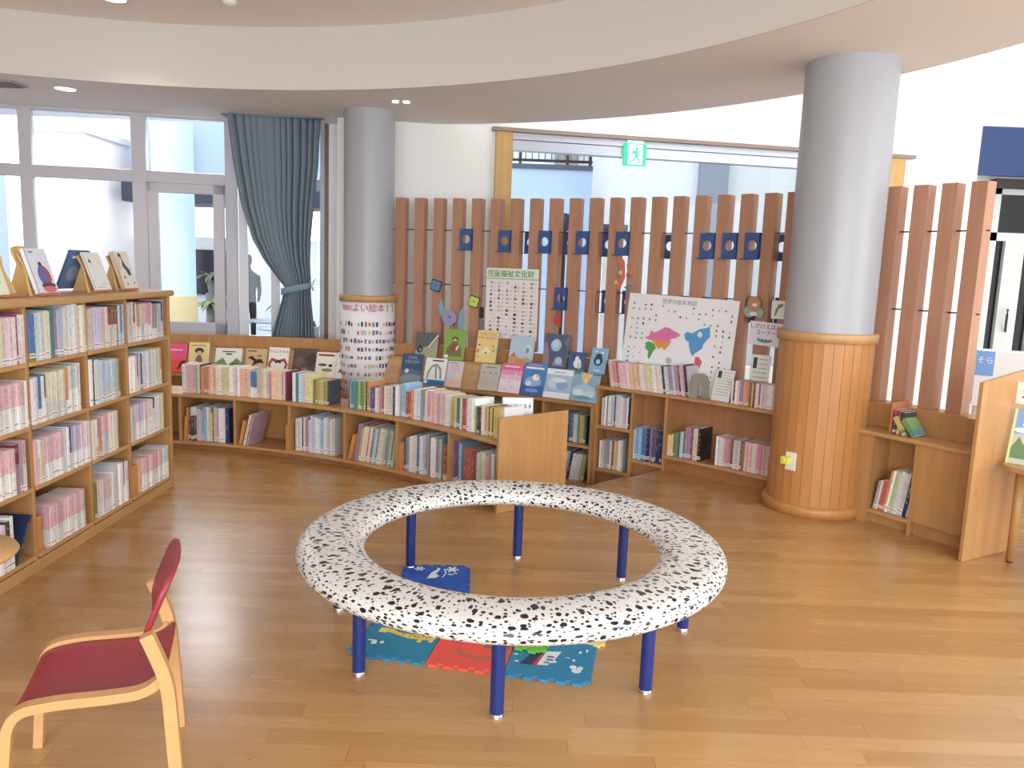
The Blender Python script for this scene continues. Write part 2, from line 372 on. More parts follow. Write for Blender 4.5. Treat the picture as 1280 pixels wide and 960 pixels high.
mb = MB(); wbox(mb, -6.6, .645, -1.86, .672, -.16, .05); mb.build('window_sill', mat('sill_grey', '#b9bac2', .4), win, bevel=.004)
mb = MB(); wbox(mb, -6.6, -.34, -1.86, .645, -.02, .06); struct(mb.build('wall_window_side', PLASTER))
mb = MB(); wbox(mb, -1.885, -.34, -1.60, 3.0, -.05, .06); struct(mb.build('wall_stub', PLASTER))
mb = MB(); wbox(mb, -1.925, .66, -1.885, 2.83, -.05, .05); struct(mb.build('trim_1', wood('dark_trim_wood', '#7d4a34', 'z')))
# white wall behind the screen with the hall opening
HD = Vector((4.3, .77, 0)).normalized(); HA = math.atan2(.77, 4.3); HM = Matrix.Translation((0, 7.9, 0)) @ Matrix.Rotation(HA, 4, 'Z')
mb = MB()
for q in ((-1.72, -.34, -.24, 4.6), (-.24, 2.83, 4.12, 4.6), (4.12, -.34, 5.02, 4.6), (-.24, -.34, 4.12, .55)): mb.box(q[0], 0, q[1], q[2], .14, q[3], HM)
struct(mb.build('wall_back', PLASTER)); mb = MB(); mb.box(-1.72, 7.62, -.34, -1.62, 8.2, 4.6); struct(mb.build('wall_return', PLASTER))
t2 = thing('window_2', 'wide opening in the white wall to the hall, wood posts and metal head rail', 'window'); t2['kind'] = 'structure'
mb = MB(); mb.box(-.25, -.05, .55, -.085, .16, 2.80, HM); mb.build('wood_post', WYEL, t2, bevel=.004)
mb = MB(); mb.box(3.95, -.05, .55, 4.12, .16, 2.80, HM); mb.build('wood_post', WYEL, t2, bevel=.004)
mb = MB(); mb.box(-.29, -.07, 2.80, 4.22, .16, 2.835, HM); mb.build('head_board', mat('head_board_wood', '#8d7b6e', .5), t2)
mb = MB(); mb.box(-.085, .0, 2.74, 3.95, .12, 2.80, HM); mb.box(-.085, .02, 2.655, 3.95, .1, 2.735, HM); mb.box(-.085, .0, 2.64, 3.95, .12, 2.652, HM); mb.build('head_rail', STEEL, t2)
mb = MB(); mb.box(-.085, .05, .55, 3.95, .058, 2.64, HM); mb.build('pane', GLASS, t2)

# rest of the room and the hall shell
mb = MB(); mb.box(-7.1, -3.6, 0, 6.6, -3.5, 3.4); struct(mb.build('wall_rear', PLASTER))
mb = MB(); mb.box(-7.1, -3.5, -.34, -7, 7.3, 3.4); struct(mb.build('wall_left', PLASTER))
mb = MB(); mb.box(6.5, -3.5, -.34, 6.6, 3.2, 5.6); struct(mb.build('wall_right', PLASTER))
mb = MB(); mb.box(-2.1, 3.0, 5.6, 9.6, 13.4, 5.7); struct(mb.build('ceiling_hall', PLASTER))
mb = MB(); mb.box(9.5, 3.2, -.34, 9.6, 13.4, 5.6); struct(mb.build('wall_hall_side', PLASTER))

# hall beyond
mb = MB(); mb.box(-1.2, 13.2, -.34, 9.5, 13.4, 5.6); struct(mb.build('wall_hall_end', mat('hall_white', '#e9eef2', .85)))
mb = MB(); mb.box(2.9, 13.0, -.34, 3.35, 13.2, 5.6); struct(mb.build('trim_2', mat('hall_grey', '#8d97a8', .8)))
mb = MB(); mb.box(5.1, 12.6, -.34, 5.75, 13.2, 5.6); struct(mb.build('trim_3', mat('hall_grey', '#8d97a8', .8)))
mb = MB(); mb.box(-1.0, 10.6, -.34, .95, 10.75, 2.85); mb.box(-1.0, 10.75, 2.65, .95, 13.2, 2.85); struct(mb.build('wall_gallery', mat('gallery_pale', '#a9c0de', .85)))
mb = MB(); mb.box(-1.0, 10.57, 2.80, .95, 10.6, 2.86); struct(mb.build('trim_4', mat('gallery_edge', '#4c5464', .6)))
mb = MB(); mb.box(.55, 12.9, 2.86, .93, 13.1, 4.4); struct(mb.build('trim_5', mat('gallery_post', '#9a8d84', .7)))
bal = thing('balustrade', 'dark railing with grey bars on the gallery seen through the opening', 'railing', (0, 10.68, 2.85))
mb = MB(); mb.tube([(-1, 10.68, 3.36), (.95, 10.68, 3.36)], .025); mb.tube([(-1, 10.68, 2.92), (.95, 10.68, 2.92)], .018); mb.build('handrail', DARK, bal)
for x in (-.62, .0, .62, .92):
    mb = MB(); mb.box(x - .02, 10.66, 2.85, x + .02, 10.7, 3.38); mb.build('post', DARK, bal)
mb = MB()
for k in range(22): x = -.95 + k * .085; mb.tube([(x, 10.68, 2.9), (x, 10.68, 3.34)], .009, 5)
mb.build('baluster_bars', mat('bar_grey', '#8a8784', .5), bal)
st = thing('notice_stand', 'dark standing frame with navy head seen between the posts in the hall', 'stand', (.52, 9.2, -.34))
mb = MB(); mb.box(.50, 9.2, -.34, .56, 9.26, 2.15); mb.build('pole', mat('dark_iron', '#2b2426', .5), st)
mb = MB(); mb.box(.44, 9.18, 1.95, .60, 9.28, 2.14); mb.build('head', mat('hall_navy', '#1b2743', .5), st)
mb = MB(); mb.box(.4, 9.14, -.34, .66, 9.32, -.3); mb.build('base', mat('dark_iron', '#2b2426', .5), st)
st = thing('locker', 'pale blue-topped cupboard in the hall, seen between two posts', 'cupboard', (1.2, 9.6, -.34))
mb = MB(); mb.box(1.02, 9.5, -.34, 1.28, 9.8, 1.90); mb.build('body', mat('locker_white', '#d5d8de', .5), st)
mb = MB(); mb.box(1.0, 9.48, 1.90, 1.30, 9.82, 2.06); mb.build('top', mat('hall_navy', '#1b2743', .5), st)

ex = thing('exit_sign', 'green and white lit exit sign with running figure hanging at the opening', 'sign', M=HM @ Matrix.Translation((1.15, -.03, 2.56)))
gm = mat('exit_green', '#19a877', .4, emit='#1fc78d', strength=.8); wm_ = mat('exit_white', '#eafaf2', .4, emit='#dffff0', strength=.75)
mb = MB(); mb.box(-.115, 0, 0, .115, .05, .21); mb.build('housing', gm, ex, local=True, bevel=.004)
mb = MB(); mb.box(-.075, -.004, .008, .075, 0, .2); mb.build('sign_face', wm_, ex, local=True)
mb = MB()
for pts in (ell(.012, .158, .016, .016), [(-.03, .135), (.02, .142), (.028, .09), (.0, .085)], [(.02, .092), (.046, .06), (.04, .02), (.028, .02), (.03, .055), (.004, .085)], [(.0, .09), (-.02, .06), (-.055, .04), (-.05, .028), (-.01, .048), (.016, .08)], [(-.03, .135), (-.05, .105), (-.04, .1), (-.018, .122)], [(.02, .142), (.05, .12), (.046, .11), (.02, .125)]):
    mb.face([(x, -.006, z) for x, z in pts])
mb.build('running_figure', gm, ex, local=True)
mb = MB(); mb.box(-.085, .01, .21, .085, .045, .335); mb.build('hanger_box', mat('exit_pale', '#cfe9dd', .4, emit='#d5f3e6', strength=.35), ex, local=True)

# dark glazed doors and blue board further right
dr = thing('door_1', 'white framed glass door, dark outside, beyond the screen end', 'door'); dr['kind'] = 'structure'
mb = MB()
for x0, x1, z0, z1 in ((5.82, 7.6, 2.62, 2.80), (5.82, 7.6, 2.06, 2.16), (5.82, 5.9, -.34, 2.8), (6.02, 6.26, -.34, 2.06), (6.42, 6.5, -.34, 2.7), (5.82, 7.6, -.34, -.15)): mb.box(x0, 9.9, z0, x1, 10, z1)
mb.build('door_frame', mat('door_white', '#c9c9c6', .5), dr)
mb = MB(); mb.box(5.82, 9.96, -.34, 7.6, 9.97, 2.8); mb.build('pane', mat('dark_pane', '#14161a', .12), dr)
mb = MB(); mb.tube([(6.14, 9.88, .95), (6.10, 9.82, 1.02), (6.10, 9.82, 1.16), (6.14, 9.88, 1.22)], .014, 6); mb.build('door_handle', DARK, dr)
mb = MB(); mb.box(5.7, 9.7, 2.68, 8.2, 9.86, 2.78); mb.build('door_canopy', mat('canopy_dark', '#2b2320', .6), dr)
mb = MB(); mb.box(5.05, 10.0, 2.8, 9, 10.15, 5.6); mb.box(5.05, 10.0, -.34, 5.82, 10.15, 2.8); mb.box(7.6, 10, -.34, 9, 10.15, 2.8); struct(mb.build('wall_far', PLASTER))
sb = thing('hanging_board', 'large navy blue board above the glass door', 'sign', (5.75, 9.6, 2.8))
mb = MB(); mb.box(5.42, 9.62, 2.80, 8, 9.68, 3.36); mb.build('board_panel', mat('board_blue', '#1a3468', .3), sb, bevel=.004)
mb = MB(); mb.box(5.46, 9.68, 2.84, 5.5, 10.0, 2.9); mb.build('bracket', DARK, sb)

# columns
def column(n, c, r, ztop, zc, label, z0=0):
    k = thing(f'column_{n}', label, 'column', (c[0], c[1], z0)); k['kind'] = 'structure'
    mb = MB(); mb.lathe(c, [(r, zc - .05), (r, ztop)], 64); mb.build('shaft', COLG, k)
    mb = MB(); N = 30; prof = []
    for i in range(N):
        for d, rr in ((-.47, r + .018), (.47, r + .018), (.485, r + .014), (.515, r + .014)):
            a = 2 * PI * (i + d) / N; prof.append((c[0] + rr * cos(a), c[1] + rr * sin(a)))
    mb.prism(prof, z0, zc); mb.build('cladding', WCLAD, k)
    mb = MB(); mb.lathe(c, [(r, zc - .035), (r + .034, zc - .035), (r + .036, zc + .018), (r + .03, zc + .025), (r, zc + .025)], 64); mb.build('cap_ring', WLIGHT, k)
    mb = MB(); mb.lathe(c, [(r, z0), (r + .05, z0), (r + .05, z0 + .055), (r + .035, z0 + .07), (r, z0 + .07)], 64); mb.build('base_ring', WCLAD, k)
    return k
RC = (2.035, 5.125); LCOL = tuple(on(C, 5.95, 79.45)[:2])
column(1, LCOL, .225, 2.84, 1.19, 'slim grey column wrapped in a picture book poster', -.34)
column(2, RC, .275, 2.84, 1.15, 'thick grey column with wood-clad foot beside the shelves')
ou = thing('wall_socket', 'white socket plate with yellow cover on the wooden column', 'socket', M=Matrix.Translation((RC[0], RC[1], 0)) @ Matrix.Rotation(R(-141 + 90), 4, 'Z'))
mb = MB(); mb.box(-.037, -.303, .285, .037, -.292, .405); mb.build('plate', mat('plate_white', '#e6e2d4', .4), ou, local=True, bevel=.004)
mb = MB(); mb.box(-.05, -.34, .325, .005, -.303, .375); mb.box(-.03, -.352, .345, -.012, -.34, .36); mb.build('child_cover', mat('cover_yellow', '#e2dd5a', .5), ou, local=True, bevel=.005)

# ceiling lamps
LAMP = mat('lamp_glow', '#ffffff', .3, emit='#fff6ea', strength=7)
def downlight(x, y, z, label, r=.075):
    k = thing('ceiling_lamp', label, 'ceiling light', (x, y, z), 'round ceiling lamps')
    mb = MB(); mb.lathe((x, y), [(r, z - .001), (r + .018, z - .008), (r + .018, z)], 32); mb.build('rim', mat('rim_white', '#e8e8e8', .4), k)
    mb = MB(); mb.lathe((x, y), [(0, z - .006), (r, z - .004)], 32); mb.build('lamp_disc', LAMP, k)
    l = D.lights.new('lamp', 'SPOT'); l.energy = 22; l.spot_size = R(125); l.spot_blend = .8; l.shadow_soft_size = .07; l.color = (1, .95, .86)
    o = D.objects.new('lamp', l); COL.objects.link(o); o.parent = k; o.location = (0, 0, -.03)
downlight(-3.77, 6.76, 2.83, 'round lamp set in the low soffit near the window')
downlight(-2.94, 5.95, 3.30, 'round lamp set in the higher ceiling at the picture top')
k = thing('ceiling_sensor', 'small white dome sensor on the higher ceiling', 'sensor', (-2.1, 5.9, 3.3))
mb = MB(); mb.lathe((-2.1, 5.9), [(.05, 3.3), (.05, 3.285), (.03, 3.27), (0, 3.265)], 24); mb.build('dome', mat('rim_white', '#e8e8e8', .4), k)
k = thing('ceiling_spot', 'pair of tiny spotlights on the soffit above the slim column', 'spotlight', (-1.0, 6.75, 2.83))
for dx in (-.045, .045):
    mb = MB(); mb.lathe((-1.0 + dx, 6.75), [(.03, 2.83), (.03, 2.815), (.02, 2.812), (0, 2.812)], 20); mb.build('lamp_lens', mat('spot_lens', '#f2f0ea', .2, emit='#ffffff', strength=.6), k)
k = thing('air_vent', 'grey air vent in the soffit at the picture edge', 'vent', (-4.35, 6.6, 2.83))
mb = MB(); mb.box(-4.75, 6.5, 2.815, -4.05, 6.72, 2.83); mb.build('vent_frame', mat('vent_grey', '#9a9696', .6), k)
mb = MB()
for i in range(5): mb.box(-4.72, 6.525 + i * .038, 2.806, -4.08, 6.545 + i * .038, 2.818)
mb.build('louvre_slats', mat('vent_dark', '#6f6b6c', .6), k)

# ------------------------------------------------------------------ outdoors through the window
mb = MB(); mb.box(-16, 8.2, -.3, -1.3, 30, -.2); struct(mb.build('ground_terrace', mat('terrace_blue_grey', '#4c6690', .6)))
k = thing('column_3', 'round white column outside the window door', 'column', (-4.72, 11, -.2)); k['kind'] = 'structure'
mb = MB(); mb.lathe((-4.72, 11), [(.27, .95), (.27, 5)], 40); mb.build('shaft', mat('outside_white', '#b6cacc', .7), k)
mb = MB(); mb.lathe((-4.72, 11), [(.285, -.2), (.285, .95), (.27, .96)], 40); mb.build('cladding', mat('outside_cream', '#a8966c', .7), k)
bl = thing('building', 'white terrace building with dark eaves outside the window', 'building', (-4.6, 16, -.2))
mb = MB(); mb.box(-7.6, 16.2, -.2, -2.6, 20, 1.9); mb.build('wall', mat('building_white', '#f0f2f4', .8), bl)
mb = MB(); mb.box(-7.5, 15.2, 2.5, -2.6, 16.4, 2.95); mb.build('eaves', mat('eaves_dark', '#2a3344', .7), bl)
mb = MB(); mb.box(-7.5, 15.6, 2.95, -2.6, 16.6, 4.1); mb.build('upper_wall', mat('upper_blue', '#9fb2c8', .7), bl)
mb = MB(); mb.box(-6.55, 16.1, .75, -5.75, 16.2, 1.65); mb.build('window', mat('window_dark', '#1c222c', .3), bl)
mb = MB(); mb.box(-6.62, 15.3, -.2, -6.42, 15.5, 3.9); mb.build('post', mat('post_dark', '#2c313c', .6), bl)
k = thing('building', 'pale pink block outside, behind the window', 'building', (-8, 15, -.2))
mb = MB(); mb.box(-8.75, 14.5, -.2, -7.75, 16.5, 3.6); mb.build('wall', mat('block_pink', '#faf0ee', .8), k)
mb = MB(); mb.box(-8.8, 14.4, 3.6, -7.7, 16.6, 3.72); mb.build('roof', mat('block_roof', '#e5e2e2', .8), k)
k = thing('building', 'narrow blue grey tower outside, far along the window', 'building', (-9, 14, -.2))
mb = MB(); mb.box(-9.75, 14, -.2, -9.3, 14.6, 3.0); mb.build('wall', mat('tower_blue', '#b4c4d0', .8), k)
mb = MB(); mb.box(-9.8, 13.95, 3.0, -9.25, 14.65, 3.08); mb.build('roof', mat('block_roof', '#e5e2e2', .8), k)
def plant(x, y, z, s, label, col, n=34):
    k = thing('potted_fern', label, 'plant', (x, y, z), 'ferns on the terrace')
    mb = MB(); mb.lathe((x, y), [(.1 * s, z), (.14 * s, z + .22 * s), (.12 * s, z + .22 * s), (.11 * s, z + .2 * s), (0, z + .2 * s)], 20); mb.lathe((x, y), [(.15 * s, -.2), (.15 * s, z), (0, z)], 16); mb.build('pot', mat('pot_grey', '#6a6862', .6), k)
    mb = MB(); rn = random.Random(int(x * 100))
    for i in range(n):
        a = rn.uniform(0, 2 * PI); L = s * rn.uniform(.3, .55); up = rn.uniform(.5, 1.5); pr = None
        u = Vector((cos(a), sin(a), 0)); sd = Vector((-sin(a), cos(a), 0))
        for j in range(7):
            q = j / 6; c = Vector((x, y, z + .2 * s)) + u * L * q + Vector((0, 0, up * L * (q - q * q * 1.05))); wd = .05 * s * sin(PI * min(1, .15 + q * .85)) + .002
            e = (c - sd * wd, c + sd * wd)
            if pr: mb.face([pr[0], pr[1], e[1], e[0]])
            pr = e
    mb.build('fronds', mat(col, {'fern_pale': '#66783e', 'fern_deep': '#3c5232'}[col], .6), k)
plant(-4.66, 12.3, .5, 1.0, 'pale green fern beside the outside column', 'fern_pale')
plant(-5.12, 13.5, .9, 1.0, 'deep green palm-like fern under the dark outside window', 'fern_deep')
plant(-3.95, 13.6, .5, .7, 'small fern outside by the person in black', 'fern_pale', 20)
ALU = mat('terrace_aluminium', '#7d8894', .3, .5)
def tchair(x, y, rz, label):
    M = Matrix.Translation((x, y, -.2)) @ Matrix.Rotation(R(rz), 4, 'Z'); k = thing('terrace_chair', label, 'chair', M=M, group='metal chairs on the terrace')
    mb = MB(); mb.box(-.22, -.21, .43, .22, .21, .45); mb.build('seat', ALU, k, local=True, bevel=.01)
    mb = MB(); P = [[((.24 - .02 * i) * sin(R(a)) , .2 + .06 * cos(R(a)), .55 + i * .06) for a in range(-80, 81, 16)] for i in range(5)]; mb.grid(P); o = mb.build('backrest', mat('chair_back_dark', '#2a3340', .4), k, local=True)
    o.modifiers.new('thick', 'SOLIDIFY').thickness = .012
    for sx in (-1, 1):
        for sy in (-1, 1):
            mb = MB(); mb.tube([(sx * .2, sy * .18, .43), (sx * .23, sy * .21, .2), (sx * .25, sy * .24, 0)] if sy < 0 else [(sx * .22, .24, .72), (sx * .2, .2, .43), (sx * .24, .26, 0)], .011, 6); mb.build('leg', ALU, k, local=True)
tchair(-4.1, 11.7, 160, 'metal terrace chair beside the pale fern'); tchair(-3.3, 12.3, 200, 'metal terrace chair in the narrow pane by the curtain'); tchair(-2.7, 12.3, 170, 'metal terrace chair seen against the curtain edge')
def ttable(x, y, label):
    k = thing('terrace_table', label, 'table', (x, y, -.2), 'round terrace tables')
    mb = MB(); mb.lathe((x, y), [(0, .5), (.42, .5), (.43, .515), (.42, .53), (0, .53)], 36); mb.build('tabletop', mat('table_pale', '#8f99a8', .3), k)
    mb = MB(); mb.tube([(x, y, -.18), (x, y, .5)], .03); mb.build('pedestal', ALU, k)
    mb = MB(); mb.lathe((x, y), [(0, -.17), (.1, -.175), (.24, -.2)], 24); mb.build('base', ALU, k)
ttable(-3.9, 12.75, 'round pale terrace table behind the pale fern'); ttable(-3.3, 11.5, 'round pale terrace table by the curtain')
# person standing far out on the terrace
pr = D.meshes.new('person'); V = [(0, 0, .95), (0, 0, 1.15), (0, 0, 1.38), (0, 0, 1.5), (0, -.01, 1.62), (0, -.01, 1.72), (-.19, 0, 1.36), (-.23, .02, 1.1), (-.2, -.1, .9), (.19, 0, 1.36), (.23, .02, 1.1), (.2, -.1, .9), (-.1, 0, .88), (-.11, -.02, .48), (-.11, .02, .07), (-.11, -.14, .03), (.1, 0, .88), (.11, -.02, .48), (.11, .02, .07), (.11, -.14, .03)]
Ed = [(0, 1), (1, 2), (2, 3), (3, 4), (4, 5), (2, 6), (6, 7), (7, 8), (2, 9), (9, 10), (10, 11), (0, 12), (12, 13), (13, 14), (14, 15), (0, 16), (16, 17), (17, 18), (18, 19)]
pr.from_pydata(V, Ed, []); po = D.objects.new('person', pr); COL.objects.link(po); sk = po.modifiers.new('skin', 'SKIN')
rad = [.15, .15, .16, .06, .09, .08, .075, .05, .035, .075, .05, .035, .1, .07, .05, .04, .1, .07, .05, .04]
for i, r_ in enumerate(rad): pr.skin_vertices[0].data[i].radius = (r_, r_ * .8)
pr.skin_vertices[0].data[0].use_root = True; po.modifiers.new('sub', 'SUBSURF').levels = 1
pr.materials.append(mat('dark_clothing', '#05070b', .8)); po.location = (-5.05, 14.9, -.2); po.rotation_euler.z = R(20)
tag(po, 'person in dark clothing standing out on the terrace', 'person')
mb = MB(); mb.lathe((0, -.005), [(0, 1.79), (.07, 1.775), (.1, 1.72), (.098, 1.64), (.08, 1.6)], 16); h_ = mb.build('hair', mat('hair_black', '#17161a', .6), po, local=True)

# ------------------------------------------------------------------ furniture
# ring bench
BX, BY = .0245, 3.216
k = thing('ring_bench', 'white ring-shaped bench with black dalmatian spots and blue legs', 'bench', (BX, BY, 0))
mb = MB(); P = []
for i in range(96):
    a = 2 * PI * i / 96; row = []
    for j in range(28):
        b = 2 * PI * j / 28; cc, ss = cos(b), sin(b)
        rr = .752 + .135 * math.copysign(abs(cc) ** .8, cc); zz = .350 + .049 * math.copysign(abs(ss) ** .8, ss)
        row.append((BX + rr * cos(a), BY + rr * sin(a), zz))
    P.append(row)
mb.grid(P, True, True); cu = mb.build('cushion', DALM, k); ul = cu.data.uv_layers.new(name='UVMap')
for pl in cu.data.polygons:
    uv = []
    for li in pl.loop_indices:
        vi = cu.data.loops[li].vertex_index; uv.append([vi // 28, vi % 28])
    for q, n_ in ((0, 96), (1, 28)):
        if max(x[q] for x in uv) - min(x[q] for x in uv) > 2:
            for x in uv:
                if x[q] < 2: x[q] += n_
    for li, x in zip(pl.loop_indices, uv): ul.data[li].uv = (x[0] / 96 * 4.72, x[1] / 28 * .66)
for i in range(8):
    a = 3.87936 + i * PI / 4; x, y = BX + .742 * cos(a), BY + .742 * sin(a)
    mb = MB(); mb.lathe((x, y), [(.024, .008), (.0245, .31)], 24); lg = mb.build('leg', LEGB, k)
    mb = MB(); mb.lathe((x, y), [(.026, 0), (.026, .010), (.024, .016)], 24); mb.build('foot_cap', CHROME, lg)

# tall bookcase on the window side
XF = -2.2; XB = -2.56; YD = [2.55, 3.05, 3.556, 4.057, 4.487, 5.02]
k = thing('tall_bookcase', 'long wooden four-shelf bookcase of paperbacks by the window', 'bookcase', (-2.38, 5.02, 0))
SHZ = [.085, .413, .702, .995]
mb = MB(); mb.box(XB, 2.53, 1.248, XF + .03, 5.045, 1.285); mb.build('top_board', WLIGHT, k, bevel=.012)
for i, y in enumerate(YD):
    mb = MB(); mb.box(XB, y - .012, 0, XF - (0 if i in (0, 5) else .012), y + .012, 1.248); mb.build('side_panel' if i in (0, 5) else 'divider', WCASE, k, bevel=.003)
for a, b in zip(YD, YD[1:]):
    for z in SHZ:
        mb = MB(); mb.box(XB, a + .012, z - .022, XF - .004, b - .012, z); mb.build('shelf', WLIGHT, k, bevel=.003)
mb = MB(); mb.box(XB - .012, 2.54, .02, XB, 5.03, 1.25); mb.build('back_panel', WCASE, k)
mb = MB(); mb.box(XB + .03, 2.56, 0, XF - .01, 5.008, .055); mb.build('plinth', WLIGHT, k)

# low curved bookcase
LF = 3.773; LB = LF + .34; LZ0, LZ1 = .067, .445
LT = [90, 84.72, 77.79, 70.56, 62.94, 55.54, 48.0, 40.5]
k = thing('low_bookcase', 'low curved wooden bookcase with one row of cubbies behind the ring bench', 'bookcase', on(LC, LF, 62))
mb = MB(); mb.arc(LC, LF - .012, LB + .02, 97, 40.45, LZ1 - .028, LZ1); mb.build('top_board', WCASEX, k, bevel=.008)
mb = MB(); mb.arc(LC, LF, LB, 97, 40.45, LZ0 - .022, LZ0); mb.build('bottom_board', WCASEX, k, bevel=.003)
mb = MB(); mb.arc(LC, LB, LB + .018, 97, 40.45, 0, LZ1 - .028); mb.build('back_panel', WCASE, k)
mb = MB(); mb.arc(LC, LF + .05, LF + .07, 97, 40.45, 0, LZ0 - .022); mb.build('plinth', wood('plinth_wood', '#a06c44', 'x'), k)
for t in LT[:-1]:
    M = facing(LC, LF + .002, t, 0); mb = MB(); mb.box(-.011, 0, LZ0, .011, .335, LZ1 - .028, M); mb.build('divider', WCASE, k, bevel=.002)
M = facing(LC, LF - .03, 40.25, 0); mb = MB()
mb.prism([(0, 0), (.58, 0), (.58, .60), (0, .598)], -.012, .012, M @ Matrix(((0, 0, 1, 0), (1, 0, 0, 0), (0, 1, 0, 0), (0, 0, 0, 1))))
mb.build('end_panel', WCASE, k, bevel=.004)

# bookcases along the screen
def arcbox(mb, r0, r1, t0, t1, z0, z1): return mb.arc(C, r0, r1, t0, t1, z0, z1)
def radial(mb, t, r0, r1, z0, z1, w=.022):
    M = facing(C, r0, t, 0); mb.box(-w / 2, 0, z0, w / 2, r1 - r0, z1, M)
# sloped display bookcase (window side to the cubby unit)
k = thing('display_bookcase', 'curved bookcase with sloping picture book display under the window and screen', 'bookcase', on(C, 5.9, 72, -.335))
mb = MB(); mb.arc(C, 5.74, 5.80, 112, 57.45, .418, .438); mb.arc(C, 5.735, 5.745, 112, 57.45, .438, .446); mb.build('display_ledge', WCASEX, k)
mb = MB()
P = [[on(C, 5.80, t, .438), on(C, 5.875, t, .658), on(C, 5.895, t, .658), on(C, 5.82, t, .42)] for t in [112 - i * 1.6 for i in range(34)] + [57.45]]
mb.grid(P, closed_v=True); o = mb.build('display_slope', wood('slope_wood', '#c59a70', 'x'), k)
for f in o.data.polygons: f.use_smooth = False
mb = MB(); mb.arc(C, 5.865, 6.0, 112, 57.45, .652, .672); mb.build('upper_ledge', WCASEX, k, bevel=.003)
mb = MB(); mb.arc(C, 6.00, 6.02, 112, 57.45, -.33, .78); mb.build('back_panel', WCASE, k)
for z in (.085, -.235):
    mb = MB(); mb.arc(C, 5.77, 6.0, 80, 57.45, z - .022, z); mb.build('shelf', WCASEX, k)
for t in (57.55, 61.99, 67.18, 72.4, 77.6):
    mb = MB(); radial(mb, t, 5.765, 6.0, -.335, .42); mb.build('divider', WCASE, k)
# cubby unit B, C, D
k = thing('cubby_bookcase', 'curved wooden bookcase with cubbies of thin books beside the grey column', 'bookcase', on(C, 5.9, 50))
mb = MB(); mb.arc(C, 5.785, 6.02, 57.4, 41.2, .568, .592); mb.build('top_board', WCASEX, k, bevel=.006)
mb = MB(); mb.arc(C, 6.00, 6.02, 57.4, 41.2, -.33, .74); mb.build('back_panel', wood('back_wood', '#a87650', 'z'), k)
for t, z in ((57.3, -.335), (54.2, -.335), (51.3, -.1), (41.4, 0)):
    mb = MB(); radial(mb, t, 5.80, 6.0, z, .568); mb.build('divider', WCASE, k)
for t0, t1, z in ((57.2, 54.3, .268), (57.2, 54.3, -.088), (54.1, 51.4, .036), (51.2, 41.5, .118)):
    mb = MB(); mb.arc(C, 5.80, 6.0, t0, t1, z - .022, z); mb.build('shelf', WCASEX, k)
for t0, t1, z in ((57.2, 54.3, -.088), (54.1, 51.4, .036), (51.2, 41.5, .118)):
    mb = MB(); mb.arc(C, 5.84, 5.86, t0, t1, -.335 if t0 > 52 else 0, z - .022); mb.build('plinth', wood('plinth_wood', '#a06c44', 'x'), k)
# corner cabinet at the end of the screen
k = thing('corner_cabinet', 'low wooden cabinet with open cubby and tall end panel under the screen end', 'cabinet', on(C, 5.9, 32))
mb = MB(); mb.arc(C, 5.78, 6.02, 37.4, 29.15, .556, .582); mb.build('top_board', WCASEX, k, bevel=.008)
mb = MB(); mb.arc(C, 6.00, 6.02, 37.4, 29.15, 0, .73); mb.build('back_panel', WCASE, k)
for t in (37.3, 35.9, 33.1):
    mb = MB(); radial(mb, t, 5.80, 6.0, 0, .556); mb.build('divider', WCASE, k)
mb = MB(); mb.arc(C, 5.80, 6.0, 35.8, 33.2, .068, .09); mb.build('shelf', WCASEX, k)
mb = MB(); mb.arc(C, 5.80, 5.815, 37.2, 36.0, 0, .556); mb.arc(C, 5.85, 5.86, 35.8, 33.2, 0, .068); mb.arc(C, 5.84, 5.85, 33.0, 29.3, 0, .085); mb.build('plinth', WCASE, k)
mb = MB(); mb.arc(C, 5.80, 5.818, 33.0, 29.3, .085, .556); mb.build('front_panel', WCASE, k)
M = facing(C, 5.64, 29.0, 0); mb = MB()
MP = M @ Matrix(((0, 0, 1, 0), (1, 0, 0, 0), (0, 1, 0, 0), (0, 0, 0, 1)))
mb.prism([(0, 0), (.45, 0), (.45, 1.06), (0, .995)], -.012, .012, MP); mb.build('end_panel', WCASE, k, bevel=.004)

# screen of upright timber posts
k = thing('timber_screen', 'curved screen of upright wooden posts strung on thin black rods', 'screen', on(C, 6.09, 60))
TH = [76.92 - i * (76.92 - 45.62) / 18 for i in range(19)]; TH += [TH[-1] - (45.62 - 32.6) / 8 * i for i in range(1, 9)]
for i, t in enumerate(TH):
    M = facing(C, 6.045, t, 0); mb = MB(); z0 = .78 if t > 57.4 else .735
    mb.box(-.047, 0, z0, .047, .095, 2.10, M)
    mb.build('post', WPOST, k, bevel=.003)
for z in (1.82, 1.335):
    mb = MB(); mb.tube([on(C, 6.09, 78.2 - i * (78.2 - 32) / 40, z) for i in range(41)], .005, 6); mb.build('rod', DARK, k)
mb = MB(); mb.arc(C, 6.02, 6.15, 77.9, 31.6, .70, .735); mb.build('foot_rail', WCASEX, k)

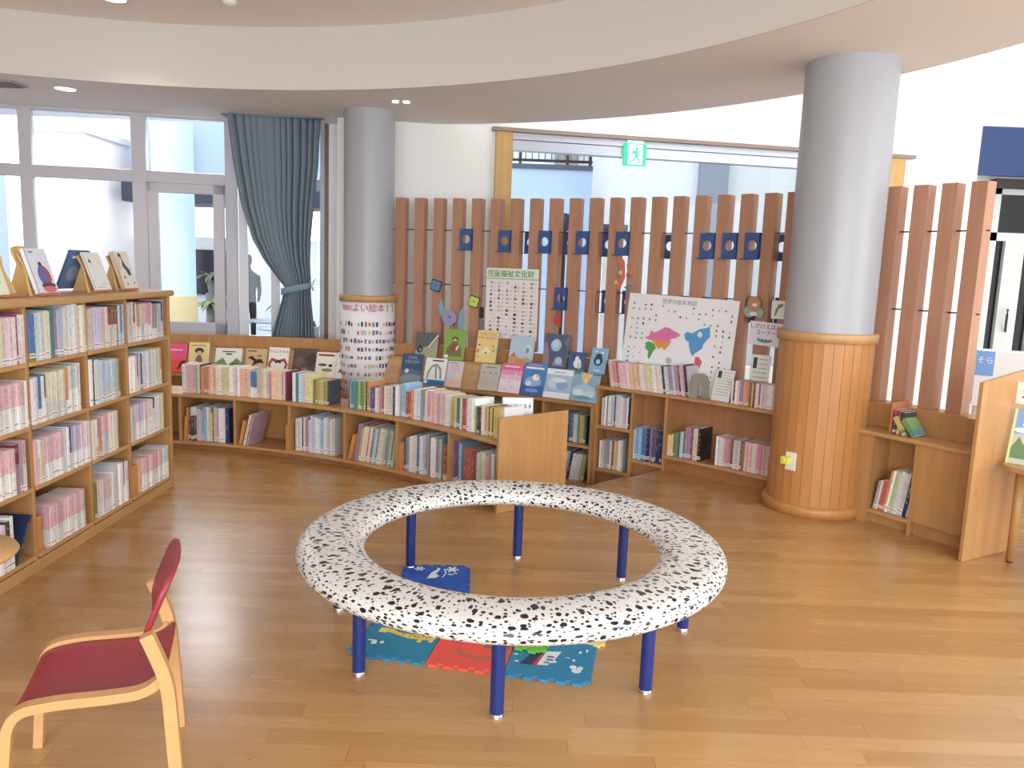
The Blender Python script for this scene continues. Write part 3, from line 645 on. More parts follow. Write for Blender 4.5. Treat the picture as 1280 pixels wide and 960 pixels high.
# blue plates with a round hole clipped to the screen
def plate(t, z, label, r=6.035, name='blue_plate', w=.118, h=.185, hr=.037):
    k = thing(name, label, 'bracket', M=facing(C, r, t, z), group='blue plates on the screen')
    mb = MB(); fr = []; ca = math.atan2(h, w); AN = sorted([2 * PI * i / 28 for i in range(28)] + [ca, PI - ca, PI + ca, 2 * PI - ca]); N = len(AN)
    for yy in (0, -.008):
        inner = [mb.bm.verts.new((hr * cos(a), yy, hr * sin(a))) for a in AN]
        outer = []
        for i in range(N):
            c_, s_ = cos(AN[i]), sin(AN[i]); q = min(w / 2 / max(1e-6, abs(c_)), h / 2 / max(1e-6, abs(s_))); outer.append(mb.bm.verts.new((q * c_, yy, q * s_)))
        fr.append((inner, outer))
    for i in range(N):
        j = (i + 1) % N
        for s_ in (0, 1): mb.bm.faces.new((fr[s_][0][i], fr[s_][0][j], fr[s_][1][j], fr[s_][1][i]))
        for q in (0, 1): mb.bm.faces.new((fr[0][q][i], fr[0][q][j], fr[1][q][j], fr[1][q][i]))
    mb.build('plate', NAVY, k, local=True)
    mb = MB(); mb.box(-w / 2 - .018, -.03, -h / 2 - .008, w / 2 + .004, .0, -h / 2); mb.build('ledge', NAVY, k, local=True)
    mb = MB(); mb.box(w / 2 - .008, -.008, -h / 2, w / 2, .07, h / 2); mb.build('side_fin', NAVY, k, local=True)
    return k
O10 = ['first', 'second', 'third', 'fourth', 'fifth', 'sixth', 'seventh', 'eighth', 'ninth', 'tenth', 'eleventh', 'twelfth', 'thirteenth', 'fourteenth', 'fifteenth', 'sixteenth', 'seventeenth', 'eighteenth', 'nineteenth', 'twentieth', 'twenty-first', 'twenty-second', 'twenty-third', 'twenty-fourth', 'twenty-fifth', 'twenty-sixth', 'twenty-seventh', 'twenty-eighth', 'twenty-ninth', 'thirtieth']
for i, (t, z) in enumerate(((70.79, 1.743), (67.29, 1.737), (63.70, 1.737), (60.39, 1.737), (56.96, 1.736), (50.05, 1.725), (48.33, 1.727), (46.65, 1.728))):
    plate(t, z, f'navy holed plate on the screen front, {O10[i]} from the window along the upper row')
plate(62.06, 1.265, 'navy plate with round hole alone below the upper row beside the grid poster')
for t, z, s in ((65.3, 1.734, 'nearest the window'), (61.75, 1.734, 'second'), (58.5, 1.727, 'third'), (53.4, 1.722, 'fourth'), (44.9, 1.724, 'beside the column,')):
    plate(t + .1, z, f'dark blue holed plate behind the posts, {s} of those in the upper row', 6.15)
plate(58.4, 1.258, 'dark blue holed plate behind the posts at lower level, away from the map', 6.15)
plate(56.65, 1.261, 'dark blue holed plate behind the posts at lower level, by the map', 6.15)
plate(46.4, 1.27, 'dark blue holed plate behind the round bear face', 6.15); plate(44.6, 1.27, 'dark blue holed plate behind the leaf picture', 6.15)

# red chair
CHO = Vector((-1.157, 2.113, 0)); CHM = Matrix.Translation(CHO) @ Matrix.Rotation(math.atan2(.312, .95), 4, 'Z')
def smooth(pts, it=2):
    for _ in range(it):
        q = [pts[0]]
        for a, b in zip(pts, pts[1:]): q += [tuple(.75 * u + .25 * v for u, v in zip(a, b)), tuple(.25 * u + .75 * v for u, v in zip(a, b))]
        pts = q + [pts[-1]]
    return pts
def chair(M, label, seatmat, backmat):
    k = thing('child_chair', label, 'chair', M=M)
    for y in (-.185, .185):
        mb = MB(); P = smooth([(-.205, 0), (-.19, .20), (-.175, .318), (-.08, .332), (.06, .328), (.15, .333), (.20 if y < 0 else .172, .375 if y < 0 else .36)], 3)
        mb.band([(x, y, z) for x, z in P], .036, .026, (0, 1, 0)); mb.build('front_leg', WCHAIR, k, local=True, bevel=.004)
        mb = MB(); P = smooth([(.225, 0), (.212, .22), (.205, .36), (.165, .475), (.155, .5)], 2); P = [(x - (.03 if y > 0 else 0), z) for x, z in P]
        mb.band([(x, y * 1.02 + (.006 if y > 0 else -.006), z) for x, z in P], .036, .034, (0, 1, 0)); mb.build('rear_leg', WCHAIR, k, local=True, bevel=.004)
    mb = MB(); P = []
    prof = smooth([(-.196, .255), (-.178, .312), (-.08, .33), (.06, .325), (.14, .33), (.186, .365)], 3)
    for x, z in prof: P.append([(x, y, z + .004 - .012 * (1 - (y / .167) ** 2)) for y in [-.167 + i * .334 / 12 for i in range(13)]])
    mb.grid(P); o = mb.build('seat', seatmat, k, local=True); o.modifiers.new('thick', 'SOLIDIFY').thickness = .012
    mb = MB(); P = []
    for j in range(13):
        v = j / 12; z = .475 + .172 * v; hw = .185 * (1 - abs(2 * v - 1) ** 4 * .22); row = []
        for i in range(17):
            y = -hw + 2 * hw * i / 16; row.append((.130 + .07 * v - .04 * (y + .1) + .018 * (1 - (y / .19) ** 2), y, z))
        P.append(row)
    mb.grid(P); o = mb.build('backrest', backmat, k, local=True); s = o.modifiers.new('thick', 'SOLIDIFY'); s.thickness = .014
    return k
chair(CHM, 'child chair with red seat and red backrest on pale bent wood frame', REDV, REDV)
k = thing('round_stool', 'small round wooden stool cut off by the picture edge beside the tall bookcase', 'stool', (-1.94, 2.62, 0))
mb = MB(); mb.lathe((-1.94, 2.62), [(0, .425), (.20, .425), (.212, .437), (.205, .449), (0, .45)], 48); mb.build('seat', wood('stool_top_wood', '#d3a468', 'x', .4, .07), k)
for a_ in (200, 320, 80):
    x, y = -1.94 + .09 * cos(R(a_)), 2.62 + .09 * sin(R(a_)); x2, y2 = -1.94 + .11 * cos(R(a_)), 2.62 + .11 * sin(R(a_)); mb = MB(); mb.tube([(x, y, .425), (x2, y2, 0)], [.018, .014], 12); mb.build('leg', WCHAIR, k)

# curtain
def curtain():
    k = thing('curtain', 'blue grey curtain gathered by a tieback beside the window', 'curtain', (-2.3, 7.72, 2.83))
    L = [(2.82, -2.74), (2.4, -2.69), (2.0, -2.62), (1.7, -2.53), (1.5, -2.42), (1.34, -2.30), (1.24, -2.22), (1.12, -2.25), (.95, -2.30), (.695, -2.37)]
    Rr = [(2.82, -1.90), (2.4, -1.92), (2.0, -1.965), (1.7, -1.99), (1.5, -1.995), (1.34, -1.985), (1.24, -1.985), (1.12, -1.98), (.95, -1.965), (.695, -1.95)]
    def at(T, z):
        for (z0, x0), (z1, x1) in zip(T, T[1:]):
            if z1 <= z <= z0: q = (z0 - z) / (z0 - z1); return x0 + (x1 - x0) * q
        return T[-1][1]
    P = []; nz, nu = 70, 150; rn = random.Random(3); ph = [rn.uniform(-.5, .5) for _ in range(40)]
    for j in range(nz + 1):
        z = 2.82 - (2.82 - .695) * j / nz; a, b = at(L, z), at(Rr, z); pin = max(0, 1 - abs(z - 1.22) / .5)
        row = []
        for i in range(nu + 1):
            u = i / nu; p = 2 * PI * (13 * u) + 1.1 * sin(2 * PI * 3 * u + 1) + .6 * sin(z * 2 + u * 9)
            amp = .028 * (1 - .35 * pin) * (.7 + .5 * sin(7 * u + 2)); yy = 7.62 + amp * sin(p) - .09 * pin * sin(PI * u)
            row.append((a + (b - a) * (u + .012 * sin(p + 1.2)), yy + .15 * (a + (b - a) * u + 2.3), z))
        P.append(row)
    mb = MB(); mb.grid(P); o = mb.build('drape', mat('curtain_cloth', '#75848f', .9), k); o.modifiers.new('thick', 'SOLIDIFY').thickness = .003
    mb = MB(); P = []
    for i in range(25):
        a = 2 * PI * i / 24; x = -2.10 + .145 * cos(a); y = 7.62 + .085 * sin(a) - .03; z = 1.235 + .035 * cos(a)
        P.append([(x, y, z - .03), (x, y, z + .03)])
    mb.grid(P); o = mb.build('tieback', mat('curtain_band', '#7f9aa8', .8), k); o.modifiers.new('thick', 'SOLIDIFY').thickness = .006
    mb = MB(); mb.box(-2.8, 7.60, 2.815, -1.86, 7.70, 2.83); mb.build('curtain_track', mat('rail_grey', '#77808a', .5), k)
    mb = MB(); mb.tube([(-1.935, 7.66, 1.33), (-1.935, 7.60, 1.31), (-1.945, 7.585, 1.26), (-1.94, 7.60, 1.22)], .006, 6); mb.build('tieback_hook', CHROME, k)
curtain()

# foam puzzle mats
def jig(w, h, n, tab=.017, skip=()):
    pts = []; 
    sides = (((0, 0), (w, 0)), ((w, 0), (w, h)), ((w, h), (0, h)), ((0, h), (0, 0)))
    for si, (a, b) in enumerate(sides):
        d = ((b[0] - a[0]) / 1, (b[1] - a[1]) / 1); L = math.hypot(*d); u = (d[0] / L, d[1] / L); nn = (u[1], -u[0]); c = max(2, round(n * L / max(w, h))); s = L / c
        pts.append(a)
        for i in range(c):
            for f, o in ((.28, 0), (.2, 1), (.8, 1), (.72, 0)):
                q = (i + f) * s; t_ = tab if o else 0
                if si in skip: continue
                pts.append((a[0] + u[0] * q + nn[0] * t_, a[1] + u[1] * q + nn[1] * t_))
    return pts
def foam(x, y, rz, w, h, col, label, shapes=(), n=5, z=0, skip=(), thick=.011, tilt=0):
    M = Matrix.Translation((x, y, z)) @ Matrix.Rotation(R(rz), 4, 'Z') @ Matrix.Rotation(R(tilt), 4, 'Y'); k = thing('puzzle_mat', label, 'foam mat', M=M, group='foam puzzle mats under the bench')
    mb = MB(); mb.prism(jig(w, h, n, skip=skip), 0, thick); mb.build('mat_body', mat('foam_' + col.lstrip('#'), col, .75), k, local=True)
    if shapes: art(k, 'print_pattern', w, h, shapes, lambda u, v, o: (u, v, thick + o * .6))
    return k
def flake(cx, cy, r, col):
    o = []
    for i in range(3):
        a = i * PI / 3; c_, s_ = cos(a), sin(a); wv = r * .2
        o.append(('p', [(cx + c_ * r - s_ * wv, cy + s_ * r + c_ * wv), (cx - c_ * r - s_ * wv, cy - s_ * r + c_ * wv), (cx - c_ * r + s_ * wv, cy - s_ * r - c_ * wv), (cx + c_ * r + s_ * wv, cy + s_ * r - c_ * wv)], col))
    return o
W_ = '#e4ecf2'
foam(-.475, 3.44, 3, .30, .33, '#2458b4', 'dark blue foam mat with white snowflakes at a rear bench leg', flake(.22, .88, .09, W_) + flake(.76, .86, .11, W_) +
     [('p', [(.36, .5), (.43, .74), (.52, .86), (.5, .92), (.56, .9), (.56, .84), (.5, .68), (.56, .6), (.5, .52)], W_), ('p', [(.6, .55), (.65, .7), (.62, .86), (.645, .87), (.672, .7), (.62, .55)], W_), ('e', .74, .66, .05, .02, W_), ('e', .82, .7, .03, .02, W_)])
RZ = -10.6; U = Vector((.983, -.184, 0)); B0 = Vector((-.585, 2.865, 0))
yl = '#e5cd58'
foam(B0.x, B0.y, RZ, .30, .30, '#2a83a8', 'teal foam mat with a yellow giraffe', [('p', [(.2, .66), (.2, .76), (.32, .75), (.42, .68), (.62, .66), (.68, .72), (.92, .70), (.95, .62), (.93, .50), (.88, .5), (.88, .56), (.80, .55), (.78, .46), (.73, .47), (.73, .55), (.6, .54), (.42, .6), (.32, .64)], yl), ('r', .14, .62, .25, .76, '#e8d870')] +
     [('e', x, y, .018, .018, '#a8762c') for x, y in ((.5, .63), (.6, .6), (.66, .63), (.72, .6), (.78, .64), (.84, .6), (.88, .65), (.7, .67))] + [('e', .16, .36, .07, .02, W_), ('e', .2, .3, .04, .05, W_), ('e', .3, .33, .03, .04, W_), ('p', [(.34, .9), (.36, .98), (.38, .98), (.36, .9)], W_)], skip=(1,))
q = B0 + U * .303
foam(q.x, q.y, RZ, .30, .30, '#ea5a4e', 'coral red foam mat with a brown animal print', [('p', [(.3, .48), (.4, .34), (.6, .3), (.8, .36), (.92, .52), (.98, .62), (.95, .45), (.86, .3), (.6, .22), (.38, .26), (.27, .4)], '#b06a50'), ('e', .78, .68, .2, .16, '#8c7048'), ('p', [(.58, .62), (.64, .76), (.67, .76), (.62, .62)], '#f0e6c8'), ('e', .9, .4, .1, .08, '#b06a50')], skip=(1, 3))
q = B0 + U * .606
foam(q.x, q.y, RZ, .305, .30, '#2f86b0', 'teal foam mat with a white passenger ship', [('p', [(.14, .26), (.32, .26), (.4, .62), (.26, .62)], '#30355c'), ('p', [(.3, .26), (.36, .26), (.44, .62), (.39, .62)], '#c23a58'), ('p', [(.36, .28), (.5, .3), (.5, .36), (.6, .4), (.56, .46), (.58, .54), (.62, .7), (.43, .66)], W_), ('e', .86, .25, .06, .06, W_), ('e', .81, .33, .045, .05, W_), ('e', .9, .32, .035, .05, W_),
     ('e', .86, .74, .018, .04, W_), ('e', .94, .8, .015, .05, W_), ('e', .72, .55, .03, .012, W_), ('e', .80, .5, .02, .03, W_), ('e', .1, .3, .03, .02, W_), ('e', .06, .48, .03, .02, W_), ('r', .46, .5, .55, .53, '#56627a'), ('r', .46, .42, .55, .45, '#56627a'), ('r', .44, .34, .5, .37, '#56627a')], skip=(3, 2))
q = B0 + U * .80 + Vector((.056, .298, 0))
foam(q.x, q.y, RZ, .14, .14, '#e8dc86', 'pale yellow foam corner showing behind the ship mat', (), 2, skip=(0,))
foam(.045, 2.945, -22, .11, .085, '#6dbb42', 'small green foam piece lying over the ship mat', (), 2, .0135)
foam(-.20, 2.985, 8, .13, .06, '#c8326e', 'small magenta foam piece lying over the red mat', (), 2, .0135)

# ------------------------------------------------------------------ books
PAL = {'white': '#eeecea', 'cream': '#e8dfcc', 'pale pink': '#ecd6d8', 'pink': '#e6bcc4', 'rose': '#cf97a4', 'red': '#b9605a', 'dark red': '#8a4550', 'orange': '#d89a68', 'peach': '#ecc0a0',
       'yellow': '#dcc574', 'pale yellow': '#eadf9e', 'green': '#7d9a68', 'pale green': '#bccfa8', 'olive': '#8b8a4c', 'teal': '#5b9297', 'light blue': '#9cc3de', 'pale blue': '#c6d6e8', 'blue': '#5a80ad', 'navy': '#2c3a63',
       'purple': '#6e5a84', 'lavender': '#cbc0dc', 'brown': '#8a6248', 'tan': '#cdb08a', 'grey': '#a3a3a8', 'pale grey': '#d2d2d4', 'charcoal': '#4a4a52', 'black': '#26242a', 'mauve': '#b598a8', 'lime': '#b2bd68', 'magenta': '#a8567e'}
NB = 0
def book(name, M, w, h, d, col, low, split, label, group, pages=True):
    global NB; NB += 1
    t = .0013 if w > .012 else .0008
    mb = MB(); mb.box(-w / 2, 0, 0, w / 2, t, h); mb.box(-w / 2, t, 0, -w / 2 + t, d, h); mb.box(w / 2 - t, t, 0, w / 2, d, h)
    o = mb.build(name, BOOK, local=True); o.matrix_world = M
    jr = random.Random(NB * 7 + 1); jv = jr.uniform(.74, 1.08); jc = [jv * jr.uniform(.95, 1.05) for _ in range(3)]
    o.color = tuple(min(1, a * b) for a, b in zip(lin(PAL[col]), jc)) + (1,); o['lower_colour'] = tuple(min(1, a * b) for a, b in zip(lin(PAL[low or col]), jc)); o['split'] = float(split); o['spine_height'] = h
    tag(o, label, 'book', group)
    if pages:
        mb = MB(); mb.box(-w / 2 + t, t, .002, w / 2 - t, d - .002, h - .0012); mb.build('pages', PAPER, o, local=True)
    return o
O10 += ['thirty-' + q for q in O10[:9]] + ['fortieth'] + ['forty-' + q for q in O10[:9]]
def ordn(i): return O10[i]
def row(name, noun, place, end, F, L, z, toks, group, depth=.15, lean=0, rev=False, fit=True, pages=True, inset=.012, skip=0):
    """toks: 'colour[/lower@split]*count width_mm height_mm'; F(s) -> matrix at distance s along the row"""
    items = []
    for tk in toks.split(';'):
        p = tk.strip().rsplit(' ', 2); c = p[0]; n = 1
        if '*' in c: c, n = c.split('*'); n = int(n)
        low, sp = None, 0
        if '/' in c: c, q = c.split('/'); low, sp = (q.split('@') + ['.4'])[:2]
        for _ in range(n): items.append((c.strip(), low, float(sp), float(p[1]) / 1000, float(p[2]) / 1000 * (1.07 if name == 'paperback' else 1)))
    cl = cos(R(lean)); tot = sum(i[3] for i in items) / cl; k = min(1.6, L / tot) if fit else 1
    s = 0; N = len(items); rn = random.Random(name + place)
    for i, (c, low, sp, w_, h) in enumerate(items):
        w_ *= k; hh = h * rn.uniform(.985, 1.012) if h else h
        idx = N - 1 - i if rev else i
        M = F(s + w_ / cl / 2) @ Matrix.Translation((0, inset + rn.uniform(-.004, .004), z + .0008))
        if lean:
            M = M @ Matrix.Translation((-w_ / 2 if lean > 0 else w_ / 2, 0, 0)) @ Matrix.Rotation(R(lean), 4, 'Y') @ Matrix.Translation((w_ / 2 if lean > 0 else -w_ / 2, 0, 0))
        book(name, M, w_ - .0006, hh, min(depth, hh * .78) if depth < .3 else depth, c, low, sp, f'{c} {noun}, {ordn(idx)} from {end}, {place}', group, pages)
        s += w_ / cl
def onY(x, y0): return lambda s: Matrix.Translation((x, y0 + s, 0)) @ Matrix.Rotation(PI / 2, 4, 'Z')
def onArc(c, r, t0): return lambda s: facing(c, r, t0 - math.degrees(s / r), 0)

# tall bookcase, bay by bay (rows listed from the chair end towards the window)
BAYN = ['bay by the window', 'second bay from the window', 'third bay from the window', 'bay next to the chair']
TIER = {3: 'top shelf', 2: 'second shelf down', 1: 'third shelf down', 0: 'bottom shelf'}
BAY = [(4.499, 5.008), (4.069, 4.475), (3.568, 4.045), (3.20, 3.544)]
TALL = {
 (3, 3): ('white*3 18 205;pale blue 12 200;cream*4 15 200;pale pink*3 14 200;magenta 10 215;white/pale pink*2 16 205', 0, 0),
 (3, 2): ('blue/olive@.2 20 205;blue 10 200;pale blue 12 205;white 10 205;pale grey*2 13 212;cream*2 12 212;teal*2 13 215;mauve 14 215;pale blue*2 12 215;white*2 10 220;pale grey 14 232;white*3 16 235;cream*3 14 225;tan 10 215', 0, 0),
 (3, 1): ('cream 10 200;pale pink*2 14 205;lavender*3 13 205;pale pink/cream@.4*3 14 205;brown/pale grey@.55*5 13 205;charcoal 7 208;white 14 208;blue/pale blue@.3 14 208;pale blue 12 208', 0, 0),
 (3, 0): ('pale grey 14 215;pale green 12 215;cream 12 218;dark red/cream@.5 13 210;cream 12 210;tan/white@.4*2 14 205;pale pink/pale grey@.5*2 14 205;pink/white@.45*3 13 205;rose/white@.4 10 208;white 13 205;grey/white@.3*3 15 195;pale grey*2 14 195;navy/lavender@.45 14 205;lavender 16 215', 0, 0),
 (2, 3): ('rose/pale grey@.5 13 198;pink/white@.5*16 12 198;white 12 200;olive 9 190', 0, 0),
 (2, 2): ('white 14 200;pale blue 13 205;blue/white@.3 15 208;white 16 205;charcoal/white@.5 8 205;cream/pale grey@.35*7 14 212;orange/pale blue@.3 14 218;orange/white@.3 9 218;pale grey/white@.5*4 14 222;white 10 225', 0, 0),
 (2, 1): ('white 12 232;black 10 230;white*2 14 225;pale blue*2 13 215;charcoal/pale grey@.6 8 212;pale blue/pale grey@.4*6 13 210;pale grey 10 212;tan 14 208;olive 10 206', 0, 0),
 (2, 0): ('white*2 14 200;pale pink*2 12 200;mauve/white@.4 12 205;pale pink 13 205;charcoal 9 205;pale blue/lavender@.3 16 212;pale grey*4 14 212;white*3 14 212;pale green 12 215;cream*2 12 214;orange/cream@.4 14 214', 0, 0),
 (1, 3): ('rose/pale grey@.5*2 13 198;pink/white@.5*9 12 198;dark red/mauve@.6 20 215;mauve 12 215;pink/white@.55 18 218', 0, 0),
 (1, 2): ('pink 14 195;white/peach@.6 12 198;cream*2 12 198;pink/white@.4*8 13 200;pale grey*2 15 205;white 12 208;navy/pale grey@.4 12 208;lavender/white@.4*5 13 205;pale pink/white@.4*5 13 205', 0, 0),
 (1, 1): ('cream 14 200;cream/tan@.3 13 200;charcoal/white@.5 12 198;rose/orange@.5 14 200;pink/pale grey@.5*4 13 205;pale pink/cream@.5*4 13 208;pale green 10 208', .10, 0),
 (1, 0): ('pale grey 20 195;white 16 198;lavender/white@.5*4 14 200;pale pink/white@.5*6 13 200;charcoal/white@.7 10 205;white*3 14 210;lavender 12 210;cream 14 215;pale yellow 10 215', 0, 0),
 (0, 3): ('white*4 20 215;pale pink 22 205;charcoal/white@.5 20 215;white 22 225', .165, 0),
 (0, 2): ('pink/white@.45*17 12 188', .05, .07),
 (0, 1): ('olive 10 190;pale pink/white@.4*8 13 192;white*2 12 200;pale grey 12 225;white*3 13 228;charcoal/white@.4 14 230;pale pink/white@.5*2 13 222', .02, 0),
 (0, 0): ('peach 14 190;pink/white@.5*12 14 190;pale grey/white@.5*4 14 192', .03, .08),
}
for (tier, bay), (tk, gapr, gapl) in TALL.items():
    y0, y1 = BAY[bay]; L = y1 - y0 - gapr - gapl
    row('paperback', 'paperback', f'{TIER[tier]}, {BAYN[bay]}', 'its window end', onY(XF + .008, y0 + gapl), L, SHZ[tier], tk, 'paperbacks in the tall bookcase', .14, rev=True)
XZ0 = Matrix(((1, 0, 0, 0), (0, 0, -1, 0), (0, 1, 0, 0), (0, 0, 0, 1)))
def bookend(M, w, h, d, label, col=WEND):
    k = thing('bookend', label, 'bookend', M=M, group='wooden bookends')
    mb = MB(); mb.box(-w / 2, 0, .006, w / 2, d, h); mb.build('upright', col, k, local=True, bevel=.003)
    mb = MB(); mb.box(-w / 2, 0, 0, w / 2 + .05, d, .005); mb.build('foot_plate', col, k, local=True)
bookend(onY(XF - .02, 3.568)(.03) @ Matrix.Translation((0, 0, SHZ[0])), .04, .17, .16, 'wooden bookend beside the pink series on the bottom shelf of the tall bookcase')
bookend(onY(XF - .015, 4.499)(.03) @ Matrix.Translation((0, 0, SHZ[0])), .055, .18, .16, 'orange wooden bookend on the bottom shelf at the window end of the tall bookcase')
bookend(onY(XF - .02, 4.499)(.478) @ Matrix.Translation((0, 0, SHZ[3])), .012, .2, .2, 'thin pale bookend at the window end of the top shelf', mat('bookend_lavender', '#c3bfd8', .5))
M = onY(XF - .01, 3.40)(.0) @ Matrix.Translation((0, 0, SHZ[0])) @ Matrix.Rotation(R(31), 4, 'Y')
lb_ = book('paperback', M, .014, .235, .2, 'navy', 'charcoal', .3, 'dark blue photo book leaning open-faced on the bottom shelf by the chair end', 'paperbacks in the tall bookcase')
art(lb_, 'cover_picture', .2, .235, [('e', .3, .3, .16, .1, '#7d94b8'), ('e', .62, .5, .14, .1, '#a8b4c4'), ('e', .4, .72, .2, .08, '#5d6c88'), ('e', .75, .8, .1, .06, '#8fa4c8'), ('e', .7, .2, .16, .08, '#6f7f78'), ('e', .2, .58, .08, .1, '#20222a')], lambda u, v, o: (.007 + o, u, v))

# low bookcase: top row and cubby row, seven bays from the window
LBAY = ['hidden bay', 'bay nearest the window', 'nearly empty bay', 'third bay from window', 'middle bay', 'second bay from end panel', 'bay against end panel']
LTOP = [None,
 'white 16 225;pale pink 12 225;pink*3 14 222;pale green 12 222;white 10 226;charcoal 6 226;orange*2 18 215;rose 12 212;peach*2 16 215;cream*3 14 218;pale yellow*2 14 220;white*2 12 222;pale pink 16 222',
 'white 14 225;peach*2 22 220;cream 14 218;blue/white@.4*2 16 200;pale green 14 222;peach 12 220;cream*2 14 218;pink 12 200;mauve 14 200;peach*2 20 215;cream*2 10 215;rose 9 218;white 8 218;dark red 8 218',
 'white*2 9 218;teal 18 218;pale blue*2 11 218;cream 16 216;pale yellow*2 20 215;olive 8 180;green*2 7 180;orange 7 178;lime*3 7 178;tan*2 6 178;green 7 178;lime*2 8 180;charcoal 7 182',
 'purple 8 205;pale green 8 205;teal*3 14 205;lime 10 208;green*2 11 210;lime 10 210;charcoal 8 210;orange 16 218;blue 8 175;purple*2 8 178;magenta 8 175;white*2 8 178;pink 9 180;rose*2 9 190;dark red 9 195;cream*2 9 200;pale yellow 8 200;pale grey*3 9 205;charcoal 10 205;white*2 11 210',
 'light blue 26 235;red*2 16 185;orange 18 195;white 14 212;pale blue*2 11 215;grey*3 9 215;cream*2 9 215;rose*2 8 212;pink*3 9 212;peach*2 9 212;mauve 8 212;pale grey*2 9 214;pink*2 9 210;cream*2 10 208',
 'yellow*2 10 208;teal*2 10 206;cream*2 9 205;brown 8 205;red*2 10 205;rose 9 205;white*3 16 215;pale green 12 175;olive 11 175;charcoal*2 13 172;cream*2 12 185;pink 12 190;yellow*2 10 188;black 6 190;yellow*2 9 190;black 6 190;yellow*6 9 190;cream 10 190;white 12 205']
LOW = [None,
 'yellow 9 262;dark red 11 262;white/charcoal@.75*2 15 268;pale grey 12 255;lavender*2 9 250;light blue*2 12 270;white 9 275;pale green 12 268;yellow 8 230;brown 8 255;pale grey*2 9 275;mauve 8 268;white*3 11 270;navy 20 272',
 None,
 'pale grey*2 10 250;white*2 9 255;charcoal 6 255;cream 10 260;mauve*2 10 250;pale pink 12 250;pale blue*3 11 280;white*2 9 265;light blue*2 10 260;white 10 280;pale grey*2 10 285;pale green 9 255;white 12 275;cream 16 285',
 'mauve*2 13 280;tan 10 250;cream*3 10 265;red 8 290;cream*2 9 270;brown 8 255;pale blue*2 10 260;teal 9 265;cream*3 10 270;pale green*2 9 270;grey*2 9 275;light blue 8 280;yellow 8 265;teal 9 270;pale green*2 8 265;olive 9 260',
 'navy 10 225;blue 8 225;grey*2 9 240;white*2 10 255;pale grey*2 12 265;blue 12 270;white*3 9 268;pale blue 12 285;grey*2 12 290;charcoal 9 285;white*3 10 275;grey*2 12 275;pale green 8 275;teal 12 295;red/yellow@.2*2 18 245',
 'purple*2 12 295;magenta 10 295;light blue 10 285;teal*2 9 285;red*4 11 260;brown*2 10 258;dark red 9 258;cream*2 10 255;pale green*2 9 265;white*2 9 265;peach*2 10 260;mauve 10 270;white*2 10 275;green 12 290;charcoal 14 285']
for i in range(1, 7):
    t0, t1 = LT[i], LT[i + 1] + (.25 if i == 6 else 0); Lr = LF + .03
    row('picture_book', 'book', f'top of low bookcase, {LBAY[i]}', 'the window', onArc(LC, Lr, t0 - .05), R(t0 - t1 - .1) * Lr, LZ1, LTOP[i], 'books standing on the low curved bookcase', .17)
    if LOW[i]:
        lean = {4: 9}.get(i, 0); g0 = {3: .03, 4: .06, 5: .03, 1: .035}.get(i, .012); g1 = {1: .06, 4: .05, 5: .02, 3: .035}.get(i, .012)
        row('picture_book', 'picture book', f'low cubby, {LBAY[i]}', 'the window', onArc(LC, Lr, t0 - math.degrees(g0 / Lr)), R(t0 - t1) * Lr - g0 - g1, LZ0, LOW[i], 'picture books in the low cubbies', .24, lean=lean)
for i, (t, s, ln) in enumerate(((84.3, 'in the cubby nearest the window', 4), (71.0, 'at the far side of the nearly empty cubby', 0), (62.5, 'leaning in the middle cubby', 14), (55.2, 'in the second cubby from the end panel', 0), (77.3, 'leaning in the nearly empty cubby', 12))):
    bookend(facing(LC, LF + .02, t, LZ0) @ Matrix.Rotation(R(ln), 4, 'Y'), .028, .2, .2, f'orange wooden bookend {s} of the low bookcase')
book('picture_book', facing(LC, LF + .02, 76.75, LZ0) @ Matrix.Rotation(R(14), 4, 'Y'), .022, .25, .2, 'cream', 'white', .2, 'lone cream picture book leaning in the nearly empty cubby', 'picture books in the low cubbies')
book('picture_book', facing(LC, LF + .02, 76.35, LZ0) @ Matrix.Rotation(R(14), 4, 'Y'), .012, .24, .21, 'mauve', None, 0, 'thin mauve picture book leaning behind a cream one in the nearly empty cubby', 'picture books in the low cubbies')

# thin books along the screen
def wallrow(t0, t1, z, tk, place, lean=0, depth=.19, r=5.815):
    row('thin_book', 'thin book', place, 'its window end', onArc(C, r, t0), R(t0 - t1) * r, z, tk, 'thin books in the screen bookcases', depth, lean=lean)
wallrow(57.0, 54.55, .268, 'pale grey*2 14 225;white 14 240;mauve 12 235;white*2 12 250;pale blue*2 13 255;charcoal 9 245;pale grey*3 14 260;white*2 13 245;pink 11 245;pale grey 12 250;white 11 255;navy 9 250', 'upper of two stacked cubbies, cubby bookcase')
wallrow(57.0, 54.95, -.088, 'white 12 225;pale grey*2 13 230;mauve*2 12 235;grey*2 12 238;pale pink 12 240;brown*2 11 240;cream 12 242;orange 10 245;tan 12 248;white*2 10 255;pale grey 14 258', 'lower of two stacked cubbies, cubby bookcase')
wallrow(54.05, 51.6, .036, 'white 8 235;light blue*4 13 255;blue*3 12 260;navy*2 13 265;mauve 12 265;dark red 10 260;purple*2 11 262;navy*3 14 262', 'cubby of blue books')
wallrow(51.15, 48.4, .118, 'pale yellow*2 16 160;cream 10 175;olive 12 180;green*2 12 185;charcoal 10 190;pale blue*2 12 200;teal 12 200;mauve*3 13 245;magenta*2 10 245;pale grey*2 11 248;yellow 9 245;black 22 250', 'wide cubby beside the wooden column')
